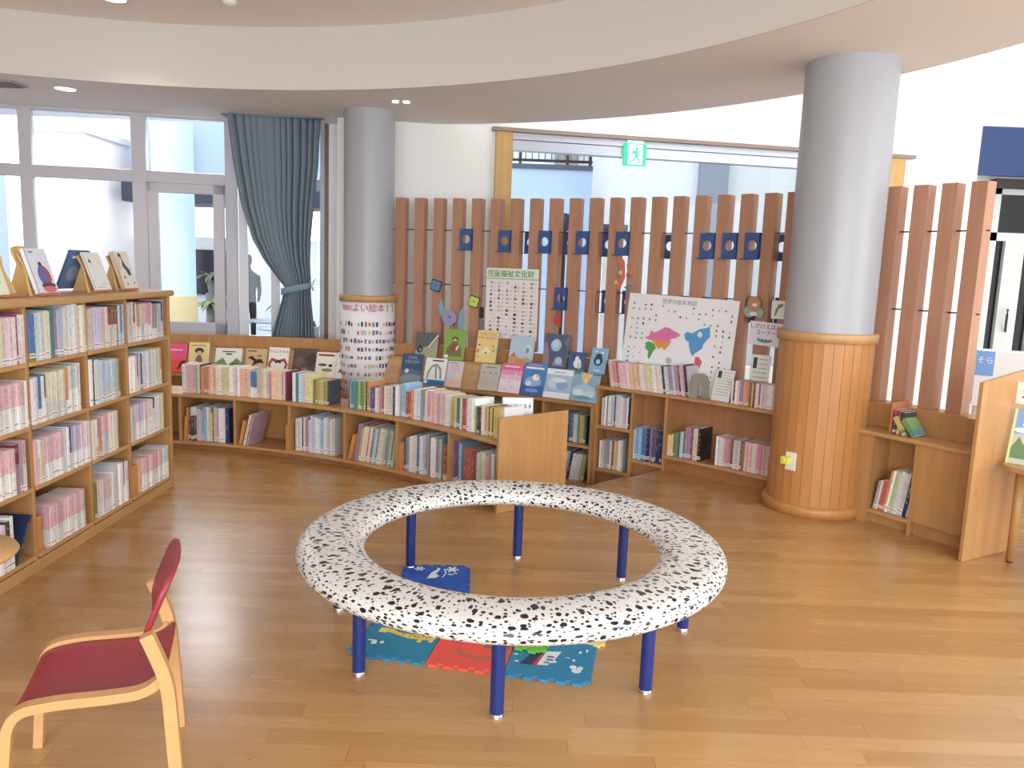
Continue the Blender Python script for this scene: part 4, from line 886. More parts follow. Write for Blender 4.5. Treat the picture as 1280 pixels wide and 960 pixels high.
wallrow(47.2, 41.6, .118, 'white 14 215;pale blue 14 215;pale pink*2 13 212;rose*3 11 215;red 10 215;charcoal 9 215;pale grey*3 13 215;brown*2 12 215;pink*4 12 215;cream*2 11 215;rose*4 12 215;pale green 10 215;pink*3 13 215;mauve*3 12 215;magenta*2 11 215;peach*2 13 215', 'wide cubby, block against wooden column')
wallrow(62.0, 57.75, .087, 'tan 14 225;charcoal 10 225;pale yellow*2 14 215;orange*2 13 225;green 10 225;tan 12 230;navy*3 13 240;blue*2 12 245;pale grey*2 12 240;teal 12 240;yellow*2 12 240;green 10 240;navy 10 238', 'upper shelf beside the end panel')
wallrow(61.5, 58.2, -.232, 'grey 20 240;charcoal 14 250;mauve*2 18 245;white 16 240;grey 14 245;navy 16 255;pale grey*2 26 230;tan 18 230;green 12 235', 'lowest shelf beside the end panel', 9)
wallrow(67.0, 63.5, .087, 'green*2 25 265;lime 20 262;grey*2 24 262', 'shelf below the pink cover')
wallrow(56.3, 49.3, .592, 'pink 12 205;peach 10 200;rose*2 12 205;red 10 205;pink*4 12 205;pale pink*2 12 205;peach*4 13 205;cream*4 13 208;pale yellow*2 10 208;white*3 13 212;cream*2 12 212;charcoal 7 214;navy 8 215;pale blue*2 11 215;grey*2 12 220;lavender 12 220;mauve*2 12 225;charcoal 8 230;pink*2 11 235;dark red 9 240;navy 10 245;pale grey*2 12 235', 'leaning row before the world map', -10, .16)
wallrow(46.3, 42.2, .592, 'white 10 172;charcoal 9 172;pale pink*2 12 172;mauve*2 10 172;rose 11 172;orange*2 11 172;brown 9 172;tan 10 172;dark red 9 172;cream*2 10 172;magenta 9 172;pale grey*2 11 172;pink 10 172;white*3 13 172;pale green*2 13 172;charcoal 9 172;white 12 172;navy 10 172', 'short row on top beside the column', 0, .15)
wallrow(35.6, 33.25, .092, 'grey 12 185;cream 10 190;red 24 195;orange 12 265;white 10 270;pale green*2 13 270;pale grey*3 15 275;navy 16 272;pale grey 11 290;white 10 290', 'cubby of the corner cabinet', 8, .2)
k = thing('bookend', 'beige metal arch bookend with a dark slot beside the leaning row before the world map', 'bookend', M=facing(C, 5.85, 48.95, .5925) @ Matrix.Rotation(R(52), 4, 'Z'))
arch = [(-.075, 0), (-.075, .12), (-.06, .165), (-.03, .185), (.03, .185), (.06, .165), (.075, .12), (.075, 0), (.02, 0), (.02, .09), (.01, .115), (-.01, .115), (-.02, .09), (-.02, 0)]
mb = MB(); mb.prism(arch, 0, .004, XZ0); mb.build('upright', mat('bookend_beige', '#8f8b78', .45, .2), k, local=True)
mb = MB(); mb.box(-.075, .004, 0, .075, .10, .003); mb.build('foot_plate', mat('bookend_beige', '#8f8b78', .45, .2), k, local=True)
bookend(facing(C, 5.85, 35.15, .583), .016, .19, .17, 'tall wooden bookend on the corner cabinet', mat('bookend_reddish', '#bf7a58', .5))
for i, (t, w_, h, c, lo) in enumerate(((34.85, .02, .15, 'dark red', 'charcoal'), (34.6, .02, .145, 'brown', 'yellow'), (34.35, .018, .14, 'charcoal', 'red'))):
    book('small_book', facing(C, 5.84, t, .583), w_, h, .13, c, lo, .5, f'small {c} book upright on the corner cabinet, {O10[i]} from the tall bookend', 'small books on the corner cabinet')
book('small_book', facing(C, 5.82, 34.05, .585) @ Matrix.Translation((0, 0, .0)) @ Matrix.Rotation(R(-36), 4, 'Y'), .024, .13, .12, 'yellow', 'olive', .3, 'yellow spined small book tipped over on the corner cabinet', 'small books on the corner cabinet')
book('small_book', facing(C, 5.83, 33.55, .592) @ Matrix.Rotation(R(-40), 4, 'Y'), .03, .12, .12, 'green', 'teal', .3, 'green small book tipped over, topmost on the corner cabinet', 'small books on the corner cabinet')

# ------------------------------------------------------------------ picture books shown face out
def faceout(t, r, z, w, h, thick, lean, col, label, shapes=(), group='picture books shown face out', yaw=0, M=None, name='picture_book', back=None):
    M = M or (facing(C, r, t, z) @ Matrix.Rotation(R(yaw), 4, 'Z')); M = M @ Matrix.Rotation(R(-lean), 4, 'X')
    k = thing(name, label, 'book', M=M, group=group)
    cm = flat(col, .4); bm_ = flat(back or col, .4)
    mb = MB(); mb.box(-w / 2, 0, 0, w / 2, .002, h); mb.mi = 1; mb.box(-w / 2, thick - .002, 0, w / 2, thick, h); mb.box(-w / 2, 0, 0, -w / 2 + .002, thick, h); mb.build('cover', [cm, bm_], k, local=True)
    mb = MB(); mb.box(-w / 2 + .002, .002, .003, w / 2 - .003, thick - .002, h - .003); mb.build('pages', PAPER, k, local=True)
    if shapes: art(k, 'cover_picture', w, h, shapes, lambda u, v, o: (u - w / 2, -o, v))
    return k
TI = '#3a3740'
LZ, LR, UZ, UR = .4475, 5.775, .6735, 5.895
# window side, lower ledge
faceout(96.6, LR, LZ, .20, .27, .014, 20, '#e4598a', 'pink picture book with red print behind the tall bookcase end', [('r', .0, .0, 1, .45, '#e8563f'), ('p', [(.6, .1), (.75, .38), (.95, .42), (.95, .3), (.8, .25), (.7, .1)], '#3a2830'), ('r', .2, .75, .8, .8, '#f4c8d4')])
faceout(94.55, LR, LZ, .185, .285, .02, 18, '#e9d79a', 'yellow picture book with a girl with dark hair, window ledge', [('e', .52, .72, .22, .1, '#4d3a34'), ('e', .52, .62, .13, .1, '#d8b294'), ('e', .52, .38, .17, .2, '#7d7262'), ('r', .1, .88, .8, .91, '#b58a52')], back='#cdb04a')
faceout(91.9, LR, LZ, .245, .24, .012, 20, '#eef0ea', 'white wide picture book with green hills, window ledge', [('p', [(0, 0), (1, 0), (1, .45), (.8, .62), (.55, .35), (.3, .62), (0, .4)], '#7d9a5c'), ('p', [(.3, .62), (.5, .3), (.7, .55), (.55, .68)], '#f4f4f0'), ('e', .72, .3, .2, .14, '#4f7440'), ('r', .25, .84, .75, .88, TI), ('r', .4, .74, .62, .79, TI)])
faceout(89.4, LR, LZ, .20, .245, .02, 20, '#d8b78a', 'tan picture book with a dark leaping figure, window ledge', [('p', [(.1, .62), (.3, .72), (.5, .58), (.75, .6), (.9, .42), (.7, .46), (.5, .4), (.3, .28), (.42, .5), (.25, .6)], '#2d2624'), ('e', .66, .72, .1, .06, '#d87a3a'), ('e', .6, .25, .12, .05, '#3a3030'), ('r', .1, .88, .5, .92, TI)], back='#c88a4a')
faceout(87.35, LR, LZ, .19, .265, .012, 20, '#f2f0ee', 'white picture book with a red apple outline, window ledge', [('p', [(.08, .12), (.02, .42), (.18, .62), (.5, .54), (.82, .62), (.98, .42), (.9, .12), (.78, .08), (.86, .4), (.78, .5), (.5, .44), (.22, .5), (.14, .4), (.22, .08)], '#b8404a'), ('p', [(.34, .5), (.4, .4), (.5, .5), (.6, .4), (.66, .5), (.5, .56)], '#2c2426'), ('t', 'りんごちゃん', .5, .85, .03, TI)])
faceout(84.85, LR, LZ, .23, .265, .012, 20, '#5a4c46', 'dark brown photo picture book, window ledge', [('e', .5, .2, .14, .14, '#a4705c'), ('e', .25, .5, .2, .2, '#6b5f5a'), ('e', .75, .6, .2, .24, '#463c3a'), ('r', .75, .88, .9, .94, '#7d4a44')])
faceout(82.9, LR, LZ, .19, .24, .012, 20, '#f0ebe0', 'cream picture book with red lettering left of the slim column', [('r', .1, .84, .9, .93, '#b0483c'), ('e', .35, .5, .22, .05, '#4a4a4a'), ('e', .6, .3, .28, .07, '#8f9a5c'), ('e', .75, .48, .1, .06, '#3f3a36'), ('r', .1, .1, .6, .14, '#c9b070')])
faceout(81.0, LR, LZ, .19, .245, .012, 20, '#efece2', 'white picture book with a brown lizard, touching the column poster', [('p', [(.1, .2), (.3, .42), (.5, .4), (.75, .6), (.9, .62), (.7, .48), (.55, .3), (.35, .28)], '#5d5a48'), ('e', .62, .68, .14, .05, '#4a4038'), ('r', .1, .84, .7, .9, '#c06a58')])
# lower ledge by the screen
faceout(74.75, LR, LZ, .20, .275, .014, 20, '#3d5878', 'blue night picture book titled in pale letters, lower ledge', [('r', 0, 0, 1, .32, '#8a98a8'), ('p', [(0, .2), (.3, .34), (1, .28), (1, .42), (.4, .5), (0, .42)], '#5b7490'), ('e', .28, .42, .1, .07, '#e8e8ea'), ('e', .26, .43, .02, .02, '#2a2a30'), ('t', 'OWL', .5, .86, .042, '#a8b8cc'), ('t', 'MOON', .5, .72, .042, '#a8b8cc')])
faceout(72.5, LR, LZ, .205, .25, .012, 20, '#eef0f0', 'white picture book with a grey arch and blue band, lower ledge', [('r', 0, 0, 1, .2, '#2f6fb0'), ('r', .04, .06, .2, .18, '#dce6ee'), ('p', [(.12, .22), (.16, .5), (.32, .74), (.56, .8), (.78, .62), (.84, .24), (.76, .24), (.7, .56), (.54, .72), (.36, .66), (.24, .46), (.2, .22)], '#9a9c98'), ('p', [(.52, .76), (.58, .5), (.62, .24), (.56, .24), (.5, .5), (.47, .74)], '#8c8e8a'), ('r', .32, .88, .84, .93, TI)])
faceout(70.65, LR, LZ, .15, .235, .012, 20, '#d9cfd8', 'pale lilac picture book with pastel houses, lower ledge', [('r', 0, 0, 1, .35, '#e6c8b8'), ('r', .1, .3, .4, .55, '#c6d4e2'), ('r', .5, .28, .9, .5, '#ead8b0'), ('e', .5, .75, .3, .12, '#e2b8c4'), ('r', .15, .9, .6, .94, '#9a8aa0')])
faceout(67.35, LR, LZ, .19, .235, .012, 20, '#c3beb2', 'grey picture book with three dark eyebrow arcs, lower ledge', [('p', [(x + dx * s, .62 + dy) for dx, dy in ((-.09, 0), (-.05, .06), (0, .075), (.05, .06), (.09, 0), (.05, .035), (0, .05), (-.05, .035))], '#4a4640') for x, s in ((.22, .9), (.52, 1), (.8, .9))] + [('r', 0, 0, 1, .2, '#cfc6b4'), ('r', .25, .86, .8, .9, '#8d877c')])
faceout(65.35, LR, LZ, .20, .255, .012, 20, '#e2709c', 'pink to white picture book with pale blossoms, lower ledge', [('r', 0, 0, 1, .78, '#e79cba'), ('r', 0, 0, 1, .62, '#ecc2d2'), ('r', 0, 0, 1, .46, '#f0e2ea')] + [('e', .2 + .13 * ((i * 7) % 6), .1 + .09 * ((i * 5) % 7), .04, .03, c_) for i, c_ in enumerate(['#b8cbe0', '#f6f6fa', '#d8a8c0', '#b8cbe0', '#f6f6fa', '#c8b8dc', '#f6f6fa', '#d8a8c0'])] + [('r', .15, .88, .85, .93, '#f4d6e2')])
faceout(63.25, LR, LZ, .21, .285, .012, 20, '#4d86c8', 'bright blue picture book with white cloud shapes, lower ledge', [('r', 0, 0, 1, .3, '#3f68b0'), ('e', .5, .42, .36, .16, '#93b9e4'), ('e', .6, .55, .16, .1, '#eef2f8'), ('e', .66, .6, .06, .05, '#e8b868'), ('e', .3, .35, .14, .08, '#dce8f6'), ('e', .5, .15, .3, .06, '#7aa4dc'), ('r', .2, .9, .8, .94, '#d88aa4'), ('r', .1, .8, .9, .86, '#e8eef6')])
faceout(60.95, LR, LZ, .245, .25, .012, 20, '#eaf0f4', 'white-edged square picture book with icy blue picture, lower ledge', [('r', .0, .2, 1, .8, '#a9c2dc'), ('e', .35, .5, .25, .2, '#c9d9ea'), ('e', .65, .45, .22, .16, '#8fadcf'), ('e', .5, .62, .3, .08, '#dbe6f0'), ('r', .3, .87, .7, .9, '#9aa4b4')])
faceout(58.55, LR, LZ, .245, .245, .016, 20, '#88aebf', 'teal blue picture book with a glowing yellow gap, nearest the cubbies', [('e', .5, .35, .44, .24, '#a9c6d4'), ('e', .3, .3, .2, .12, '#d3e2e8'), ('e', .7, .26, .22, .12, '#c2d6e0'), ('p', [(.28, .96), (.72, .96), (.58, .62), (.5, .56), (.42, .62)], '#e2bf84'), ('r', .48, .66, .52, .8, '#f4ead0'), ('e', .5, .14, .34, .06, '#6f98ae'), ('r', 0, .92, .28, 1, '#5f8798'), ('r', .72, .92, 1, 1, '#5f8798')], back='#c87a7a')
# upper ledge
faceout(73.75, UR, UZ, .205, .235, .012, 15, '#56645c', 'dark grey-green picture book with a slanting pale stripe, upper ledge', [('p', [(0, 0), (1, 0), (1, .8), (.7, .45), (.4, .42), (0, .3)], '#a59f84'), ('p', [(.6, .38), (1, .86), (1, .96), (.56, .44)], '#d8d5c6'), ('e', .2, .34, .14, .16, '#37403a'), ('e', .22, .3, .05, .06, '#8a8a70')], yaw=4)
faceout(71.2, UR, UZ, .20, .275, .014, 14, '#87ab50', 'green picture book with a figure in brown and green, upper ledge', [('p', [(.08, .12), (.92, .12), (.82, .42), (.62, .62), (.42, .62), (.2, .42)], '#7c7050'), ('p', [(.3, .36), (.5, .6), (.66, .34), (.5, .22)], '#9a4a40'), ('p', [(.62, .3), (.74, .44), (.7, .5), (.58, .38)], '#e8e4c8'), ('e', .52, .7, .15, .06, '#3c3630'), ('e', .52, .66, .08, .05, '#d8b088'), ('r', .08, .06, .26, .16, '#f0eee6')])
faceout(68.2, UR, UZ, .195, .285, .028, 14, '#e9d08a', 'yellow picture book with red lettering and a pale cat, upper ledge', [('t', 'ミアカーペンケ', .5, .88, .026, '#b04a38'), ('t', 'クラールのセン', .5, .76, .026, '#b04a38'), ('e', .5, .34, .24, .08, '#f2ead2'), ('e', .5, .42, .1, .07, '#f2ead2'), ('e', .5, .3, .08, .03, '#c8744a'), ('r', .08, .52, .2, .57, '#a8804a'), ('r', .06, .3, .16, .4, '#c8925a'), ('r', .82, .34, .92, .42, '#c8925a'), ('r', .1, .14, .18, .18, '#a8804a'), ('r', .8, .5, .88, .54, '#a8804a')], back='#9aa0ac')
faceout(64.95, UR, UZ, .225, .26, .012, 15, '#b6cbdd', 'pale blue picture book with orange rooftops, upper ledge', [('p', [(0, 0), (1, 0), (1, .22), (.75, .3), (.5, .22), (.25, .34), (0, .28)], '#c99a78'), ('e', .5, .14, .18, .08, '#d8824e'), ('e', .82, .12, .16, .08, '#b4b878'), ('p', [(.05, .3), (.2, .44), (.32, .3)], '#c8724a'), ('e', .78, .56, .13, .17, '#d8d8d4'), ('e', .76, .52, .07, .1, '#8c948c')])
faceout(61.85, UR, UZ, .225, .30, .012, 13, '#545e7c', 'dark blue picture book with a pale blue globe, upper ledge', [('e', .5, .68, .22, .18, '#9fc4da'), ('e', .48, .7, .14, .1, '#bcd8e6'), ('p', [(0, 0), (.3, 0), (.24, .5), (.1, .8), (0, .7)], '#9a7c84'), ('p', [(.45, .1), (.5, .3), (.62, .38), (.8, .34), (.9, .1)], '#8794b0'), ('e', .68, .24, .14, .1, '#b8c2d4'), ('p', [(.8, .8), (1, .6), (1, .95)], '#6f7696')])
faceout(59.85, UR, UZ, .145, .165, .012, 18, '#3e5c8c', 'small navy picture book with a white goose, upper ledge', [('e', .55, .42, .24, .26, '#e6e6e4'), ('e', .5, .66, .12, .12, '#e6e6e4'), ('e', .7, .3, .14, .16, '#cfcfc8'), ('r', .3, .5, .36, .85, '#1f2024'), ('r', 0, 0, 1, .12, '#5d7a6c')], yaw=3)
faceout(58.0, UR, UZ, .15, .215, .012, 16, '#8fb8d8', 'pale blue picture book with a dark round bird, upper ledge by the leaning row', [('e', .5, .5, .28, .2, '#31435c'), ('e', .5, .68, .2, .1, '#31435c'), ('e', .5, .46, .14, .1, '#b4d0e4'), ('r', .3, .1, .7, .14, '#f0f2f4'), ('e', .3, .85, .08, .04, '#dcecf4'), ('e', .7, .82, .1, .04, '#dcecf4')], yaw=-4)
faceout(37.6, 3.45, LZ1, .20, .235, .012, 12, '#e4e9f2', 'white picture book standing crosswise at the end panel on the low bookcase', [('e', .5, .5, .09, .07, '#20222a'), ('t', 'ぼくのくるま', .52, .76, .03, '#2a3350'), ('r', 0, 0, .06, 1, '#c8cfdc')], M=Matrix.Translation((.045, 4.99, LZ1)) @ Matrix.Rotation(R(4), 4, 'Z'))
# notices on the cubby bookcase
def card(t, r, z, w, h, lean, label, yaw=0):
    k = thing('notice_card', label, 'notice', M=facing(C, r, t, z) @ Matrix.Rotation(R(yaw), 4, 'Z') @ Matrix.Rotation(R(-lean), 4, 'X'), group='notice cards')
    mb = MB(); mb.box(-w / 2, 0, 0, w / 2, .004, h); mb.build('card_sheet', flat('#e6e6e2'), k, local=True)
    art(k, 'print_pattern', w, h, [('r', .12, .72, .32, .94, '#3f453f')] + [('r', .42 if j < 3 else .14, .9 - j * .09, .86, .92 - j * .09, '#b0b0ae') for j in range(9)], lambda u, v, o: (u - w / 2, -o, v))
card(47.35, 5.86, .593, .16, .235, 14, 'white notice card leaning right of the world map', -8); card(45.05, 5.95, .593, .15, .36, 6, 'white notice card behind the short row of books beside the column')

# posters and signs
def sheet(name, label, cat, M, w, h, col, shapes, group=None, th=.003):
    k = thing(name, label, cat, M=M, group=group)
    mb = MB(); mb.box(-w / 2, 0, 0, w / 2, th, h); mb.build('paper_sheet', flat(col), k, local=True)
    art(k, 'print_pattern', w, h, shapes, lambda u, v, o: (u - w / 2, -o, v)); return k
rn = random.Random(5); cells = []
CC = ['#5d5a58', '#8f8a88', '#b9aeb0', '#37363c', '#a8b0a4', '#c2a09c', '#8d94a8', '#d8cfcc', '#6f4a44']
for i in range(6):
    for j in range(14):
        u, v = .08 + i * .155, .05 + j * .056
        if rn.random() < .9: cells.append(('r', u, v, u + rn.uniform(.035, .06), v + rn.uniform(.02, .038), rn.choice(CC)))
        cells.append(('r', u + .07, v, u + .115, v + .03, rn.choice(['#e0d4d4', '#d8c6c8', '#e4dcda'])))
sheet('grid_poster', 'tall pale pink poster with rows of small pictures and green title on the screen', 'poster', facing(C, 6.025, 66.45, .885), .50, .615, '#e9dfe0',
      [('r', 0, .86, 1, .985, '#d9e6d2'), ('r', 0, .845, 1, .862, '#9dbd8c'), ('r', 0, .985, 1, 1, '#e9efe4'), ('t', '児童福祉文化財', .47, .92, .064, '#2e5a3c')] + cells)
st = thing('black_strip', 'small black and grey strips hung left of the grid poster', 'sign', M=facing(C, 6.035, 69.2, .96))
mb = MB(); mb.box(-.022, 0, .09, .022, .01, .19); mb.build('strip', flat('#26242a'), st, local=True, bevel=.006); mb = MB(); mb.box(-.022, 0, -.01, .022, .01, .08); mb.build('strip', flat('#77747a'), st, local=True)
dots = []
for i in range(17):
    u = .05 + i * .056; 
    for j in range(16):
        v = .88 - j * .052
        if i < 3 or i > 13 or v > .76 or (v > .68 and (i < 5 or i > 11)):
            if rn.random() < .62: dots.append(('r', u + rn.uniform(-.004, .004), v, u + rn.uniform(.008, .016), v + rn.uniform(.012, .026), rn.choice(['#3c3c42', '#6d6d72', '#8f8f92', '#2a2a30'])))
MAPM = facing(C, 5.93, 51.75, .593) @ Matrix.Translation((0, 0, 0)) @ Matrix.Rotation(R(1.2), 4, 'Y') @ Matrix.Rotation(R(-6), 4, 'X')
sheet('world_map_poster', 'large white poster with a coloured world map leaning on the screen', 'poster', MAPM, .93, .745, '#e9e9ec', dots + [
    ('p', [(.2, .54), (.24, .56), (.25, .62), (.29, .60), (.33, .63), (.38, .67), (.42, .665), (.46, .64), (.50, .625), (.53, .60), (.49, .565), (.45, .555), (.43, .52), (.36, .52), (.30, .535), (.27, .515), (.23, .52)], '#d877a4'),
    ('p', [(.27, .515), (.30, .535), (.36, .52), (.43, .52), (.455, .545), (.44, .49), (.42, .455), (.40, .425), (.37, .455), (.34, .43), (.31, .47)], '#e0945a'),
    ('p', [(.215, .485), (.24, .50), (.27, .495), (.30, .48), (.32, .44), (.295, .40), (.28, .345), (.265, .31), (.25, .34), (.25, .40), (.22, .42)], '#5a9e52'),
    ('p', [(.42, .335), (.44, .36), (.475, .35), (.48, .31), (.455, .285), (.43, .30)], '#b4bcac'),
    ('p', [(.56, .62), (.585, .645), (.63, .635), (.66, .66), (.70, .69), (.74, .70), (.78, .72), (.79, .62), (.76, .57), (.74, .53), (.735, .49), (.70, .455), (.665, .42), (.68, .395), (.645, .42), (.625, .47), (.61, .54), (.575, .565)], '#5a9ad0'), ('e', .70, .63, .022, .03, '#cfe0f0'),
    ('p', [(.685, .395), (.715, .405), (.75, .355), (.735, .29), (.715, .25), (.70, .30), (.685, .345)], '#d05a66'), ('t', '世界の絵本地図', .48, .935, .042, '#8a8a8c')])
sg = sheet('handwritten_sign', 'white paper sign with purple handwriting and green scribble beside the column', 'sign', facing(C, 6.03, 45.15, 1.015) @ Matrix.Rotation(R(2), 4, 'Y'), .255, .17, '#e6e2ea',
      [('t', 'しかけえほん', .48, .80, .041, '#7c2f78'), ('t', 'コーナー', .52, .54, .041, '#4a2a6a'), ('p', [(.25, .26), (.3, .32), (.36, .24), (.42, .3), (.48, .24), (.54, .3), (.6, .24), (.66, .3), (.74, .26), (.68, .16), (.48, .12), (.3, .16)], '#5f9a94')])
sheet('leaf_picture', 'small white card with a grey green leaf beside the column', 'card', facing(C, 6.03, 44.35, 1.215), .10, .13, '#e8e9e6', [('p', [(.25, .15), (.4, .2), (.55, .55), (.9, .7), (.85, .85), (.5, .78), (.3, .45)], '#7c8f88')])
br = thing('bear_ornament', 'round brown bear face ornament on a post beside the handwritten sign', 'ornament', M=facing(C, 6.03, 46.02, 1.285))
mb = MB(); mb.prism(ell(0, .03, .052, .052, 28), -.03, -.005, Matrix(((1, 0, 0, 0), (0, 0, 1, 0), (0, 1, 0, 0), (0, 0, 0, 1)))); mb.build('face', flat('#b08562'), br, local=True, bevel=.004)
mb = MB(); mb.prism(ell(-.035, -.03, .045, .042, 24), -.02, 0, Matrix(((1, 0, 0, 0), (0, 0, 1, 0), (0, 1, 0, 0), (0, 0, 0, 1)))); mb.prism(ell(.04, -.035, .035, .035, 24), -.018, 0, Matrix(((1, 0, 0, 0), (0, 0, 1, 0), (0, 1, 0, 0), (0, 0, 0, 1)))); mb.build('body', flat('#9aa49a'), br, local=True)
mb = MB(); mb.prism(ell(.01, .02, .02, .012, 16), -.034, -.03, Matrix(((1, 0, 0, 0), (0, 0, 1, 0), (0, 1, 0, 0), (0, 0, 0, 1)))); mb.prism(ell(0, -.045, .03, .014, 16), -.026, -.018, Matrix(((1, 0, 0, 0), (0, 0, 1, 0), (0, 1, 0, 0), (0, 0, 0, 1)))); mb.build('muzzle', flat('#e6ddd0'), br, local=True)
XZ = Matrix(((1, 0, 0, 0), (0, 0, -1, 0), (0, 1, 0, 0), (0, 0, 0, 1)))
def flower(t, z, label, fill, rim):
    k = thing('flower_ornament', label, 'ornament', M=facing(C, 6.035, t, z), group='flower ornaments on the screen')
    def q(r0): return [((r0 + .15 * r0 * cos(4 * a)) * cos(a + .5), (r0 + .15 * r0 * cos(4 * a)) * sin(a + .5)) for a in [2 * PI * i / 48 for i in range(48)]]
    mb = MB(); mb.prism(q(.056), 0, .008, XZ); mb.build('rim', flat(rim), k, local=True)
    mb = MB(); mb.prism(q(.047), .008, .013, XZ); mb.build('petals', flat(fill), k, local=True)
    mb = MB(); mb.prism(ell(0, 0, .006, .006, 12), .013, .016, XZ); mb.build('centre', flat('#3a3a40'), k, local=True)
flower(73.45, 1.322, 'blue four-petal flower with dark rim hung on the screen', '#5f86b4', '#1f2638'); flower(69.9, 1.195, 'lime four-petal flower with dark rim hung on the screen', '#c2d45a', '#3a4420')
k = thing('bird_ornament', 'teal and lilac paper bird hung over the green picture book', 'ornament', M=facing(C, 6.03, 72.1, 1.0))
mb = MB(); mb.prism([(-.03, .02), (-.1, .06), (-.115, .14), (-.085, .22), (-.06, .13), (-.02, .07)], 0, .006, XZ); mb.prism([(.08, .0), (.1, .1), (.13, .14), (.14, .02), (.12, -.12), (.09, -.12)], 0, .006, XZ); mb.build('wings', flat('#7fa6b2'), k, local=True)
mb = MB(); mb.prism(ell(0, .04, .072, .07, 20), .006, .02, XZ); mb.build('body', flat('#9c93bc'), k, local=True, bevel=.004)
mb = MB(); mb.prism(ell(.008, .045, .008, .01, 10), .02, .023, XZ); mb.prism(ell(.05, -.02, .009, .012, 10), .02, .023, XZ); mb.build('marks', flat('#3a3450'), k, local=True)
k = thing('paper_charm', 'pink and orange paper charm with dots hanging above the map corner', 'ornament', M=facing(C, 6.03, 56.45, 1.44))
mb = MB(); mb.prism([(-.09, -.06), (-.05, .0), (-.055, .12), (-.1, .17), (-.06, .19), (-.02, .15), (-.01, .02), (-.05, -.08)], 0, .006, XZ); mb.build('ribbon', flat('#c9705a'), k, local=True)
for i, (x, z, c_) in enumerate(((.02, .12, '#c8705c'), (.02, .04, '#b85c50'), (-.05, .06, '#e2b48c'), (-.085, -.02, '#d8b060'))):
    mb = MB(); mb.prism(ell(x, z, .018, .018, 14), .003, .009, XZ); mb.build('dot', flat(c_), k, local=True)
mb = MB(); mb.prism([(.0, -.05), (.05, -.03), (.05, -.06), (.03, -.07), (.035, -.11), (.005, -.11), (.01, -.07), (-.01, -.06)], .003, .012, XZ); mb.build('grey_figure', flat('#71828f'), k, local=True)
k = thing('red_tag', 'red round tag on a brown band below the lone blue plate', 'ornament', M=facing(C, 6.03, 62.15, 1.02))
mb = MB(); mb.box(-.016, 0, .0, .022, .004, .15); mb.build('band', flat('#a8583c'), k, local=True)
mb = MB(); mb.prism(ell(-.004, .06, .03, .03, 20), .0, .012, XZ); mb.build('disc', flat('#c83c38'), k, local=True)

# poster wrapped round the slim column
k = thing('column_poster', 'white poster with red title and rows of covers wrapped round the slim column', 'poster', (LCOL[0], LCOL[1], .3))
PRR = .247; AC = math.degrees(math.atan2(-LCOL[1], -LCOL[0])); PW_ = PRR * R(176)
def wrap(u, v, off): a = R(AC - 88 + math.degrees(u / PRR)); return ((PRR + off) * cos(a), (PRR + off) * sin(a), v + .0)
mb = MB(); mb.grid([[wrap(PW_ * i / 40, zz, 0) for zz in (0, .3, .6, .855)] for i in range(41)]); o = mb.build('paper_sheet', flat('#eceaf0'), k, local=True); o.modifiers.new('thick', 'SOLIDIFY').thickness = .002
sh = []
for j in range(9):
    v = .04 + j * .088
    for i in range(22):
        u = .03 + i * .0435
        if rn.random() < .82: sh.append(('r', u, v + rn.uniform(0, .012), u + rn.uniform(.018, .038), v + rn.uniform(.035, .055), rn.choice(['#5f6f8c', '#8a5a52', '#4a4a50', '#b08f6a', '#c8b890', '#7f8f8a', '#b85a60', '#303038', '#a8b4c8', '#d8c8a8'])))
sh.append(('r', .74, .90, .86, .98, '#a3bd4c')); sh.append(('r', .76, .935, .84, .948, '#e8ecc8'))
art(k, 'print_pattern', PW_, .855, sh, lambda u, v, o: wrap(u, v, .002 + o * .3))
def wtext(s, u0, du, size, col, v):
    for i, ch in enumerate(s):
        u = u0 + i * du; a = R(AC - 88 + math.degrees(u * PW_ / PRR)); p = Vector(wrap(u * PW_, v, .0035))
        text(ch, size, col, k, Matrix.Translation(p) @ Matrix.Rotation(a + PI / 2, 4, 'Z') @ Matrix.Rotation(PI / 2, 4, 'X'))
wtext('図選定', .17, .055, .05, '#d06a78', .80); wtext('よい絵本', .36, .098, .078, '#c23a52', .80)

# books and stands on top of the tall bookcase
TZ = 1.2855
def stand(y, x, label, rz=0, hourglass=True, h=.22):
    M = Matrix.Translation((x, y, TZ)) @ Matrix.Rotation(PI / 2 + R(rz), 4, 'Z'); k = thing('book_stand', label, 'book stand', M=M, group='plywood book stands')
    L = Matrix.Rotation(R(-18), 4, 'X') @ Matrix(((1, 0, 0, 0), (0, 0, 1, 0), (0, 1, 0, 0), (0, 0, 0, 1)))
    pts = smooth([(-.085, 0), (-.072, .07), (-.05, .13), (-.065, .18), (-.075, h), (.075, h), (.065, .18), (.05, .13), (.072, .07), (.085, 0)], 2)
    mb = MB(); mb.prism(pts, .0, .012, L); mb.build('back_board', WPALE, k, local=True)
    mb = MB(); mb.box(-.075, -.045, .002, .075, .004, .014); mb.build('ledge', wood('stand_ledge', '#c08058', 'x'), k, local=True)
    mb = MB(); mb.prism([(.012, .0), (.14, 0), (.07, h * .86), (.058, h * .86)], -.006, .006, Matrix(((0, 0, 1, 0), (1, 0, 0, 0), (0, 1, 0, 0), (0, 0, 0, 1)))); mb.build('rear_leg', WPALE, k, local=True)
    return M
def topbook(y, x, w, h, th, lean, col, label, shapes, back=None, rz=0):
    M = Matrix.Translation((x, y, TZ + .015)) @ Matrix.Rotation(PI / 2 + R(rz), 4, 'Z')
    faceout(0, 0, 0, w, h, th, lean, col, label, shapes, 'books on stands on the tall bookcase', M=M, back=back)
stand(3.62, -2.33, 'pale plywood book stand at the picture edge on the tall bookcase', 0, h=.2)
